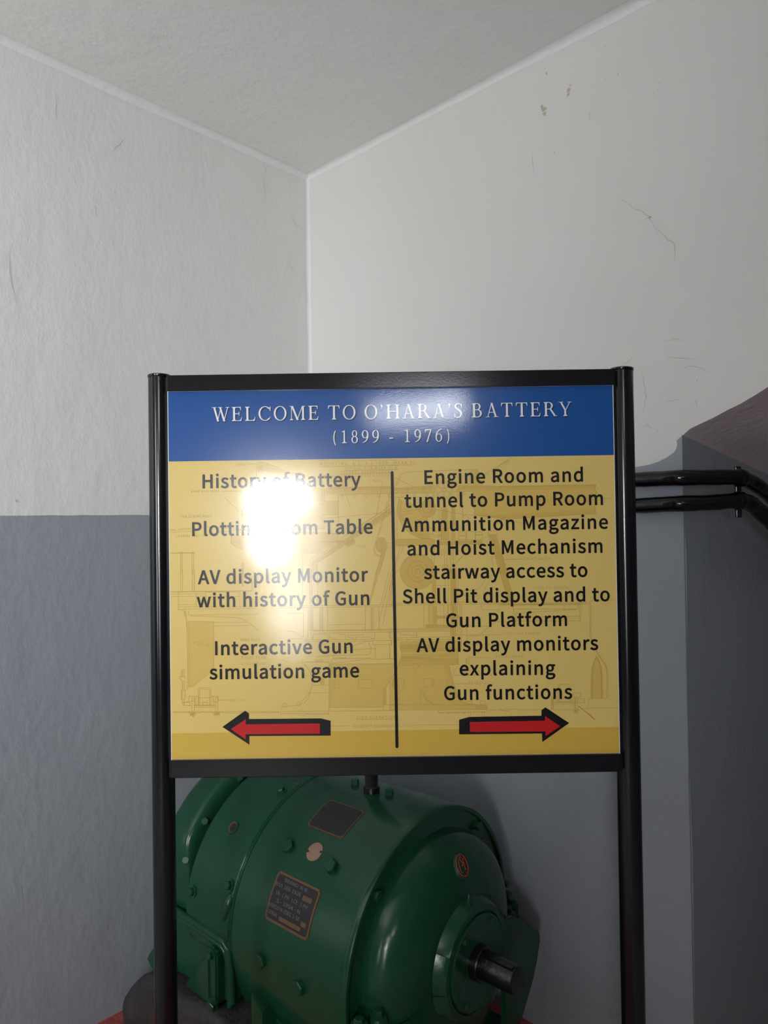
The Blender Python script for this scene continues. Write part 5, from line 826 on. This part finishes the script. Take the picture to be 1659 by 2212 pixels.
# front end bell: flat flange, round shoulder, bearing collar
bm = bmesh.new()
rows = lathe(bm, [(-.012, .334), (-.008, .334), (-.007, .300), (-.004, .2905), (.006, .2885), (.020, .286), (.034, .281), (.048, .272), (.060, .260), (.071, .245), (.081, .226), (.088, .208), (.094, .188), (.098, .170), (.100, .150)], 160)
bell = finish('end_bell', bm, green, sharp=50)
bm = bmesh.new()
rows = lathe(bm, [(.094, .1515), (.102, .1500), (.126, .1385), (.131, .135), (.131, .121), (.126, .118), (.126, .10)], 128)
finish('bearing_collar', bm, green, sharp=30)
bm = bmesh.new()
rows = lathe(bm, [(.120, .116), (.134, .115), (.136, .112), (.134, .085), (.130, .05), (.130, .02)], 96); cap(bm, rows[-1])
cover = finish('bearing_cover', bm, green, sharp=30)
# shaft
bm = bmesh.new()
rows = lathe(bm, [(.12, .043), (.150, .043), (.153, .041), (.153, .0345), (.246, .0335), (.2485, .031)], 64); cap(bm, rows[-1])
shaft = finish('shaft', bm, black_iron, sharp=30)
bm = bmesh.new()
box(bm, .160, .242, -.006, .006, .0325, .036)
for v in bm.verts: v.co = mw(v.co.x, v.co.y + .012, v.co.z - .001)
finish('shaft_key', bm, black_iron, shaft, smooth=False)
# bolts
def hexbolt(bm, P, N, r, h, washer=0.0, rot=0.3):
    N = N.normalized(); U = N.cross(Zv if abs(N.z) < .9 else MA).normalized(); V = N.cross(U)
    if washer:
        a = [bm.verts.new(P + (U * math.cos(2 * PI * k / 20) + V * math.sin(2 * PI * k / 20)) * washer - N * .003) for k in range(20)]
        b = [bm.verts.new(v.co + N * .006) for v in a]
        for k in range(20): bm.faces.new((a[k], a[(k + 1) % 20], b[(k + 1) % 20], b[k]))
        bm.faces.new(b)
    base = [(1.0, -.004), (1.0, h * .82), (.86, h)]
    rows = [[bm.verts.new(P + (U * math.cos(PI / 3 * k + rot) + V * math.sin(PI / 3 * k + rot)) * r * q + N * d) for k in range(6)] for q, d in base]
    for a, b in zip(rows, rows[1:]):
        for k in range(6): bm.faces.new((a[k], a[(k + 1) % 6], b[(k + 1) % 6], b[k]))
    bm.faces.new(rows[-1])
def bolt(P, N, r=.015, h=.012, washer=0.0, rot=.3, m=green, name='bolt'):
    bm = bmesh.new(); hexbolt(bm, P, N, r, h, washer, rot); return finish(name, bm, m, motor, smooth=False)
for x, th, rot in ((-.308, 44.5, .2), (-.141, 44.8, .6), (-.298, 90, .9), (-.151, 91, .4)): bolt(mc(x, RB, th), nrm(th), .0185, .015, rot=rot)
for x, th in ((-.298, -.8), (-.168, -1.6)): bolt(mc(x, RB, th), nrm(th), .012, .016)
for th in (47, -41, -86): bolt(mc(-.008, .318, th), MA, .014, .016, rot=th)
for x, th in ((-.468, 22.3), (-.459, 68.5), (-.611, 78.6)): bolt(mc(x, RB + .0062, th), nrm(th), .012, .012, washer=.018)
for x, th in ((-.660, 49.4), (-.672, 67.5), (-.655, 24)): bolt(mc(x, RB + .006, th), (nrm(th) + MA * .8), .012, .012)
# cast pads and oval boss on the rear ring
def bent_pad(bm, x0, x1, t0, t1, R0, R1, rad=.25, n=10):
    """pad with rounded corners wrapped round the frame"""
    out = []
    w, hgt = x1 - x0, math.radians(t1 - t0) * R1
    c = min(w, hgt) * rad
    def corner(cx, cy, a): return [(cx + c * math.cos(math.radians(a + 90 * k / 5)), cy + c * math.sin(math.radians(a + 90 * k / 5))) for k in range(6)]
    pl = corner(w - c, hgt - c, 0) + corner(c, hgt - c, 90) + corner(c, c, 180) + corner(w - c, c, 270)
    # subdivide along the bend
    pts = []
    for a, b in zip(pl, pl[1:] + pl[:1]):
        m = max(1, int(abs(b[1] - a[1]) / .02)); pts += [(a[0] + (b[0] - a[0]) * k / m, a[1] + (b[1] - a[1]) * k / m) for k in range(m)]
    def at_(p, R): return mc(x0 + p[0], R, t0 + math.degrees(p[1] / R1))
    lo = [bm.verts.new(at_(p, R0)) for p in pts]
    e = .0025
    cx, cy = w / 2, hgt / 2
    sh = lambda p: (p[0] + (cx - p[0]) * e / max(w / 2, .01), p[1] + (cy - p[1]) * e / max(hgt / 2, .01))
    mid = [bm.verts.new(at_(p, R1 - e)) for p in pts]
    hi = [bm.verts.new(at_(sh(p), R1)) for p in pts]
    N_ = len(pts)
    for a, b in ((lo, mid), (mid, hi)):
        for k in range(N_): bm.faces.new((a[k], a[(k + 1) % N_], b[(k + 1) % N_], b[k]))
    # top surface as strips across the bend
    n_ = len(pts); order = sorted(range(n_), key=lambda i: pts[i][1])
    rt = [i for i in order if pts[i][0] >= cx]; lt = [i for i in order if pts[i][0] < cx]
    for k in range(min(len(rt), len(lt)) - 1):
        bm.faces.new((hi[lt[k]], hi[rt[k]], hi[rt[k + 1]], hi[lt[k + 1]]))
bm = bmesh.new(); bent_pad(bm, -.636, -.4375, 11.5, 93, RB - .002, RB + .0060, .14)
finish('cover_plate', bm, green, ring, sharp=40)
bm = bmesh.new(); rr = []
for k in range(9):
    u = k / 8; th = 71.5 + 11.5 * u; w_ = math.sin(PI * (.06 + .88 * u)) ** .5
    rr.append([bm.verts.new(mc(-.436 - .012 + .014 * math.cos(PI * j / 8) * w_ * 1.1 - .012 * u, RB + .004 + .012 * math.sin(PI * j / 8) * w_, th)) for j in range(9)])
for a, b in zip(rr, rr[1:]):
    for j in range(8): bm.faces.new((a[j], a[j + 1], b[j + 1], b[j]))
finish('cast_boss', bm, green, ring, sharp=80)
# round hole with a bare metal lip in the rear ring
bm = bmesh.new(); P0 = mc(-.539, RB + .0064, 46.6); N = nrm(46.6); T = tan_(46.6)
def disc_rows(bm, P, N, U, V, rr, n=32):
    rows = [[bm.verts.new(P + (U * math.cos(2 * PI * k / n) + V * math.sin(2 * PI * k / n)) * r + N * d) for k in range(n)] for r, d in rr]
    for a, b in zip(rows, rows[1:]):
        for k in range(n): bm.faces.new((a[k], a[(k + 1) % n], b[(k + 1) % n], b[k]))
    bm.faces.new(rows[-1])
disc_rows(bm, P0, N, MA, T, [(.0205, -.002), (.0200, .0016), (.0165, .0012), (.0158, .0004)])
hole = finish('plug_hole', bm, green, ring, sharp=30)
bm = bmesh.new(); disc_rows(bm, P0 + N * .0003, N, MA, T, [(.0155, .0006), (.0152, .0012)]); finish('plug_rim', bm, brass, hole, sharp=30)
bm = bmesh.new(); disc_rows(bm, P0 + N * .0006 + T * .0012 + MA * .0028, N, MA, T, [(.0124, .0010), (.0120, .0014)])
finish('plug', bm, dark_plate, hole, sharp=30)
# inspection tag
bm = bmesh.new(); disc_rows(bm, mc(-.219, RB, 42.1), nrm(42.1), MA, tan_(42.1), [(.0245, -.002), (.0245, .0012), (.0235, .0016)], 40)
tagp = finish('round_tag', bm, copper, sharp=30)
for dx in (-.021, .021):
    bm = bmesh.new(); disc_rows(bm, mc(-.219 + dx * .96, RB, 42.1) + nrm(42.1) * .0014 - tan_(42.1) * dx * .25, nrm(42.1), MA, tan_(42.1), [(.0032, 0), (.0030, .0012)], 12)
    finish('rivet', bm, dark_plate, tagp, sharp=30)
# name plates wrapped on the frame
def plate(name, x0, x1, t0, t1, rim, field, inset, texts, boxes, skew=0.0, ink=None):
    hgt = math.radians(t1 - t0) * RB; w_ = x1 - x0
    def at_(u, v, d): return mc(x0 + u + skew * v, RB + d, t1 - math.degrees(v / RB))   # v up from the lower edge
    bm = bmesh.new()
    def slab(bm, u0, u1, v0, v1, d0, d1, ch=.006):
        nv = 8
        ring_ = lambda d, e: [at_(u, v, d) for u, v in [(u0 + e + ch, v0 + e), (u1 - e - ch, v0 + e), (u1 - e, v0 + e + ch)] + [(u1 - e, v0 + e + ch + (v1 - v0 - 2 * e - 2 * ch) * k / nv) for k in range(1, nv)] + [(u1 - e, v1 - e - ch), (u1 - e - ch, v1 - e), (u0 + e + ch, v1 - e), (u0 + e, v1 - e - ch)] + [(u0 + e, v1 - e - ch - (v1 - v0 - 2 * e - 2 * ch) * k / nv) for k in range(1, nv)] + [(u0 + e, v0 + e + ch)]]
        a = [bm.verts.new(p) for p in ring_(d0, 0)]; b = [bm.verts.new(p) for p in ring_(d1, .0006)]
        n_ = len(a)
        for k in range(n_): bm.faces.new((a[k], a[(k + 1) % n_], b[(k + 1) % n_], b[k]))
        half = n_ // 2
        for k in range(half - 1): bm.faces.new((b[1 + k], b[2 + k], b[n_ - 1 - k], b[(n_ - k) % n_]))
    slab(bm, 0, w_, 0, hgt, -.001, .0022)
    pl = finish(name, bm, rim, sharp=30)
    bm = bmesh.new(); slab(bm, inset, w_ - inset, inset, hgt - inset, .001, .0028)
    finish('plate_field', bm, field, pl, sharp=30)
    for u, v in ((.006, .006), (w_ - .006, .006), (.006, hgt - .006), (w_ - .006, hgt - .006)):
        bm = bmesh.new(); disc_rows(bm, at_(u, v, .0022), nrm(t1 - math.degrees(v / RB)), MA, tan_(t1), [(.003, 0), (.0024, .0014)], 12)
        finish('rivet', bm, rim, pl, sharp=30)
    for u0, u1, v0, v1 in boxes:
        bm = bmesh.new(); slab(bm, u0, u1, v0, v1, .002, .0034, .0006); finish('blank_field', bm, rim, pl, sharp=30)
    for t, u0, u1, v, cp in texts:
        lo = glyph_run(t, 10); b = bounds(lo); sx = (u1 - u0) / (b[1] - b[0]); sy = cp / CAPU
        cu = D.curves.new('tmp', 'CURVE'); cu.dimensions = '2D'; cu.fill_mode = 'BOTH'; cu.extrude = .0002
        for lp in lo:
            sp = cu.splines.new('POLY'); sp.points.add(len(lp) - 1); sp.use_cyclic_u = True
            for p, q in zip(sp.points, lp): p.co = (u0 + (q[0] - b[0]) * sx, v + q[1] * sy, 0, 1)
        o = D.objects.new('tmp', cu); COL.objects.link(o); bpy.context.view_layer.update()
        me = D.meshes.new_from_object(o.evaluated_get(bpy.context.evaluated_depsgraph_get()))
        D.objects.remove(o); D.curves.remove(cu)
        for q in me.vertices: q.co = at_(q.co.x, q.co.y, (.0033 if q.co.x < .130 or t != '2' else .0039) + q.co.z)
        me.name = 'plate_lettering'
        mesh_obj('plate_lettering', me, ink or plate_letters, pl)
    return pl
plate('name_plate', -.303, -.140, 54.3, 73.5, brass, dark_plate, .006,
      [('BRAND  N N', .035, .118, .098, .0085), ('BSS 168-1926', .008, .104, .0825, .0085), ('VA   1 PH   LCE   1 PH', .018, .138, .064, .0085), ('S - 1954 - N', .030, .118, .0475, .0085), ('VARSO N-2SEC 1-55', .006, .122, .0325, .0085), ('SERIAL', .010, .046, .0165, .0085), ('2', .1375, .1425, .0265, .0065)],
      [(.112, .146, .078, .090), (.052, .134, .0115, .0225), (.130, .150, .0245, .036)])
pa = plate('name_plate', -.297, -.160, 16.4, 33.0, brass, dark_plate, .0032,
      [('LAURENCE SCOTT', .012, .124, .083, .0075), ('&', .064, .071, .0735, .006), ('ELECTROMOTORS LTD', .014, .122, .0635, .006), ('NORWICH & MANCHESTER', .014, .122, .0535, .006)], [], ink=dim_letters)
pa['label'] = 'smaller blackened maker plate with thin worn brass edge'
bm = bmesh.new()
tmp = []
for r_ in range(4):
    for c_ in range(4):
        u0 = .012 + c_ * .029; v0 = .0065 + r_ * .0112; hh = .0085
        def at2(u, v): return mc(-.297 + u, RB + .0031, 33.0 - math.degrees(v / RB))
        q = [(u0, v0), (u0 + .026, v0), (u0 + .026, v0 + hh), (u0, v0 + hh)]
        for (a, b), (c, d) in zip(q, q[1:] + q[:1]):
            dv = Vector((c - a, d - b)).normalized() * .0004; nn = (-dv.y, dv.x)
            bm.faces.new([bm.verts.new(at2(*p)) for p in ((a - nn[0], b - nn[1]), (c - nn[0], d - nn[1]), (c + nn[0], d + nn[1]), (a + nn[0], b + nn[1]))])
finish('plate_grid', bm, dim_letters, pa, smooth=False)
# lifting eye stub on top, black and threaded
bm = bmesh.new()
Pt = mc(-.221, RB, 1.1)
rs = [(.0235, -.004), (.0235, .016), (.021, .018)]
for k in range(16): rs += [(.0198, .018 + k * .003), (.0182, .0195 + k * .003)]
rs += [(.024, .070), (.026, .078), (.026, .10), (.022, .112)]
disc_rows(bm, Pt, Zv, MA, MS, rs, 36)
eye = finish('lifting_eye', bm, black_iron, sharp=35)
bm = bmesh.new(); cpt = Pt + Zv * .148
tube(bm, [cpt + (MA * math.cos(2 * PI * k / 32) + Zv * math.sin(2 * PI * k / 32)) * .036 for k in range(33)], .010, 14, caps=False)
finish('eye_ring', bm, black_iron, eye, sharp=80)
# painted emblem on an oval boss of the end bell
PE = mc(.0836, .228, -.3); NE = (nrm(-.3) * .55 + MA * .84).normalized(); UE = MS.copy(); VE = NE.cross(UE).normalized()
if VE.z < 0: VE = -VE
UE = -MS                                   # to the right when facing the bell
UE, VE = UE * .93 - VE * .36, VE * .93 + UE * .36
SWX, SWY = .0205, .0265
bm = bmesh.new()
disc_rows(bm, PE, NE, UE * (SWX / .02) * 1.06, VE * (SWY / .02) * 1.06, [(.024, -.012), (.0225, .001), (.021, .003)], 40)
boss = finish('emblem_boss', bm, green, bell, sharp=60)
bm = bmesh.new()
ep = lambda u, v, d=.0034: PE + UE * u + VE * v + NE * d
tube(bm, [ep(SWX * math.cos(2 * PI * k / 40), SWY * math.sin(2 * PI * k / 40)) for k in range(41)], .0011, 8, caps=False)
for st in ([(-.0105, .012), (-.010, -.002), (-.008, -.016), (-.003, -.0185), (-.001, -.016)],
           [(.003, .019), (-.001, .021), (-.0045, .018), (-.004, .0135), (.001, .009), (.0035, .004), (.002, -.0005), (-.002, -.001)],
           [(.0115, .0165), (.0065, .016), (.0075, .004), (.010, -.010)], [(.0072, .005), (.0115, .0055)], [(.010, -.010), (.0125, -.0095)]):
    tube(bm, smooth_path([ep(*p) for p in st], 5), .0009, 8)
em = finish('red_emblem', bm, red_emblem, bell, sharp=80); em['label'] = 'red oval emblem with three interlaced letters'
# grease nipple, cover screws
bm = bmesh.new(); Pn = mc(.114, .1425, 4)
disc_rows(bm, Pn, Zv, MA, MS, [(.007, -.004), (.007, .014), (.0045, .016), (.0045, .020), (.003, .023), (.0015, .028)], 14); finish('grease_nipple', bm, green, cover, sharp=30)
for th in (38, -38, 143, -143):
    bm = bmesh.new(); hexbolt(bm, mc(.1345, .100, th), MA, .0085, .008); finish('cover_screw', bm, green, cover, smooth=False)
# collar pads
for t0, t1 in ((62, 78), (-78, -62), (98, 118)):
    bm = bmesh.new()
    lathe(bm, [(.098, .1525), (.104, .1555), (.124, .1435), (.130, .1385), (.1325, .134), (.131, .128)], 10, t0, t1)
    finish('collar_pad', bm, green, bell, sharp=40)
# lower half of the end bell: split ledge, bosses, skirt
bm = bmesh.new()
nn_ = 40
for zz in (0,):
    top, bot = [], []
    for k in range(nn_ + 1):
        a = PI * k / nn_; s_ = .300 * math.cos(a); x_ = -.004 + .092 * math.sin(a) ** .8
        top.append(bm.verts.new(mw(x_, s_, -.020))); bot.append(bm.verts.new(mw(x_ - .006, s_ * .99, -.062)))
    bm.faces.new(top)
    for k in range(nn_): bm.faces.new((top[k], top[k + 1], bot[k + 1], bot[k]))
finish('split_ledge', bm, green, bell, sharp=40)
bm = bmesh.new()
lathe(bm, [(-.010, .345), (.0, .3475), (.020, .340), (.046, .315), (.070, .270), (.086, .225), (.098, .165), (.102, .14)], 60, 102, 258)
finish('lower_bell', bm, green, bell, sharp=50)
for s_, x_ in ((.334, .030), (.285, .046), (-.334, .030), (-.285, .046)):
    bm = bmesh.new(); disc_rows(bm, mw(x_, s_, -.115), Zv, MA, MS, [(.0225, -.02), (.0225, .085), (.020, .092), (.012, .094)], 24)
    finish('bolt_boss', bm, green, bell, sharp=40)
    bolt(mw(x_, s_, -.022), Zv, .0125, .013)
bm = bmesh.new(); box(bm, -.005, .03, .255, .352, -.24, -.10, bevel=.010)
for v in bm.verts: v.co = mw(*v.co)
finish('bell_foot', bm, green, bell, sharp=22)
# far side foot plate
bm = bmesh.new()
prof = [(-.17, .02), (-.225, .008), (-.300, -.045), (-.358, -.090), (-.368, -.100), (-.371, -.124), (-.352, -.172), (-.327, -.212), (-.285, -.262), (-.240, -.310), (-.17, -.40)]
fr = [bm.verts.new(mw(.104, s, z)) for s, z in prof]; bk = [bm.verts.new(mw(.088, s, z)) for s, z in prof]
bm.faces.new(fr); bm.faces.new(bk[::-1])
for k in range(len(prof)): bm.faces.new((fr[k], fr[(k + 1) % len(prof)], bk[(k + 1) % len(prof)], bk[k]))
r_ = bmesh.ops.bevel(bm, geom=[e for e in bm.edges if not (abs((e.verts[0].co - e.verts[1].co).dot(MA)) > .01)], offset=.003, segments=2, affect='EDGES')
finish('guard_plate', bm, green, bell, sharp=18)
for s_, z_, r_ in ((-.362, .022, .010), (-.372, -.014, .013)):
    bm = bmesh.new(); disc_rows(bm, mw(-.02, s_ + .02, z_), MA, MS, Zv, [(r_, -.02), (r_, .03), (r_ * .8, .034)], 14); finish('terminal_lug', bm, green, motor, sharp=40)
# rear pedestal on the near side: ledge along the frame, web, gusset and rib
def slabm(pts, axis, a, b, m=green, name='pedestal', bev=.004, parent=motor):
    """pts outline in the plane across `axis`, from a to b along it"""
    bm = bmesh.new()
    f3 = (lambda p, d: mw(p[0], d, p[1])) if axis == 's' else (lambda p, d: mw(d, p[0], p[1]))
    A_ = [bm.verts.new(f3(p, a)) for p in pts]; B_ = [bm.verts.new(f3(p, b)) for p in pts]
    bm.faces.new(A_); bm.faces.new(B_[::-1]); n_ = len(pts)
    for k in range(n_): bm.faces.new((A_[k], A_[(k + 1) % n_], B_[(k + 1) % n_], B_[k]))
    bmesh.ops.recalc_face_normals(bm, faces=bm.faces)
    if bev: bmesh.ops.bevel(bm, geom=list(bm.edges), offset=bev, segments=2, affect='EDGES')
    return finish(name, bm, m, parent, sharp=22)
ped = slabm([(-.775, -.026), (-.452, -.026), (-.440, -.040), (-.436, -.175), (-.47, -.180), (-.77, -.200)], 's', .10, .345, name='pedestal')
bm = bmesh.new()                            # rounded ledge that turns down at its front end
led = [mw(-.785, .352, -.010), mw(-.60, .352, -.010), mw(-.48, .352, -.012), mw(-.455, .350, -.020), mw(-.441, .347, -.042), mw(-.438, .345, -.09), mw(-.436, .343, -.172)]
tube(bm, smooth_path(led, 6), .0105, 14); finish('pedestal_ledge', bm, green, ped, sharp=60)
bm = bmesh.new()
tube(bm, smooth_path([p + MS * .002 - MA * .007 - Zv * .0125 for p in led], 6), .0085, 12); finish('pedestal_bead', bm, green, ped, sharp=60)
slabm([(-.500, -.030), (-.478, -.030), (-.466, -.045), (-.466, -.180), (-.495, -.188)], 's', .330, .372, name='pedestal_rib', parent=ped, bev=.005)
bm = bmesh.new()                            # triangular gusset
tri = [(-.505, .352, -.034), (-.655, .352, -.212), (-.500, .372, -.192), (-.500, .340, -.034), (-.655, .340, -.212), (-.500, .340, -.192), (-.502, .372, -.060)]
v = [bm.verts.new(mw(*p)) for p in tri]
bmesh.ops.convex_hull(bm, input=v); bmesh.ops.bevel(bm, geom=list(bm.edges), offset=.004, segments=2, affect='EDGES')
finish('gusset', bm, green, ped, sharp=18)
bolt(mw(-.487, .374, -.052), MS + Zv * .3, .010, .010); bolt(mw(-.482, .372, -.178), MS - Zv * .3 + MA * .2, .013, .014, washer=.018)
slabm([(-.74, -.10), (-.809, -.161), (-.842, -.200), (-.843, -.210), (-.812, -.232), (-.74, -.25)], 's', .33, .36, name='foot_lug', parent=ped)
# lower body, leg and rear foot
slabm([(-.345, -.10), (-.292, -.13), (-.292, -.40), (-.345, -.40)], 's', .24, .352, name='leg', bev=.004)
slabm([(-.300, -.16), (-.02, -.20), (-.02, -.40), (-.300, -.40)], 's', .10, .310, name='leg_web', bev=.004)
slabm([(-.345, -.395), (.04, -.395), (.04, -.46), (-.345, -.46)], 's', -.36, .36, name='foot', bev=.006)
slabm([(-.775, -.026), (-.45, -.026), (-.44, -.19), (-.77, -.20)], 's', -.345, -.10, name='pedestal', bev=.006)
# small bracket nub beside the block
slabm([(-.415, -.262), (-.385, -.262), (-.385, -.30), (-.415, -.30)], 's', .26, .30, name='pedestal_lug', bev=.004)

# ================================================================== BLACK BLOCK UNDER THE REAR FEET
block = None
bm = bmesh.new()
secs = [(-.990, -.425), (-.975, -.385), (-.955, -.350), (-.90, -.300), (-.84, -.255), (-.77, -.212), (-.70, -.202), (-.62, -.212), (-.54, -.200), (-.46, -.192), (-.40, -.215), (-.365, -.28)]
rows = []
for i, (x, zt) in enumerate(secs):
    row = []
    hgt = zt + .464
    outline = [(.375, -.464), (.395, -.464 + hgt * .25), (.402, -.464 + hgt * .5), (.398, -.464 + hgt * .8), (.385, zt - .006), (.36, zt)]
    outline += [(.36 - .08 * k, zt) for k in range(1, 9)] + [(-.30, -.464)]
    for k, (s, z) in enumerate(outline):
        j = .010 if (zt < z + .02 or s > .37) else .004
        if -.78 < x < -.43 and z >= zt - .001: j = 0.002
        row.append(bm.verts.new(mw(x + random.uniform(-j, j), s + random.uniform(-j, j) - max(0, -.90 - x) * .6, max(-.464, z + random.uniform(-j, j)))))
    rows.append(row)
for a, b in zip(rows, rows[1:]):
    for k in range(len(a) - 1): bm.faces.new((a[k], a[k + 1], b[k + 1], b[k]))
    bm.faces.new((a[-1], a[0], b[0], b[-1]))
bm.faces.new(rows[0][::-1]); bm.faces.new(rows[-1])
bmesh.ops.recalc_face_normals(bm, faces=bm.faces)
bmesh.ops.subdivide_edges(bm, edges=list(bm.edges), cuts=1, use_grid_fill=True, smooth=.6)
block = new_obj('support_block', bm, block_m, None, smooth=True, sharp=60)
tag(block, 'rough black block on the red floor under the rear foot of the green motor', 'block')
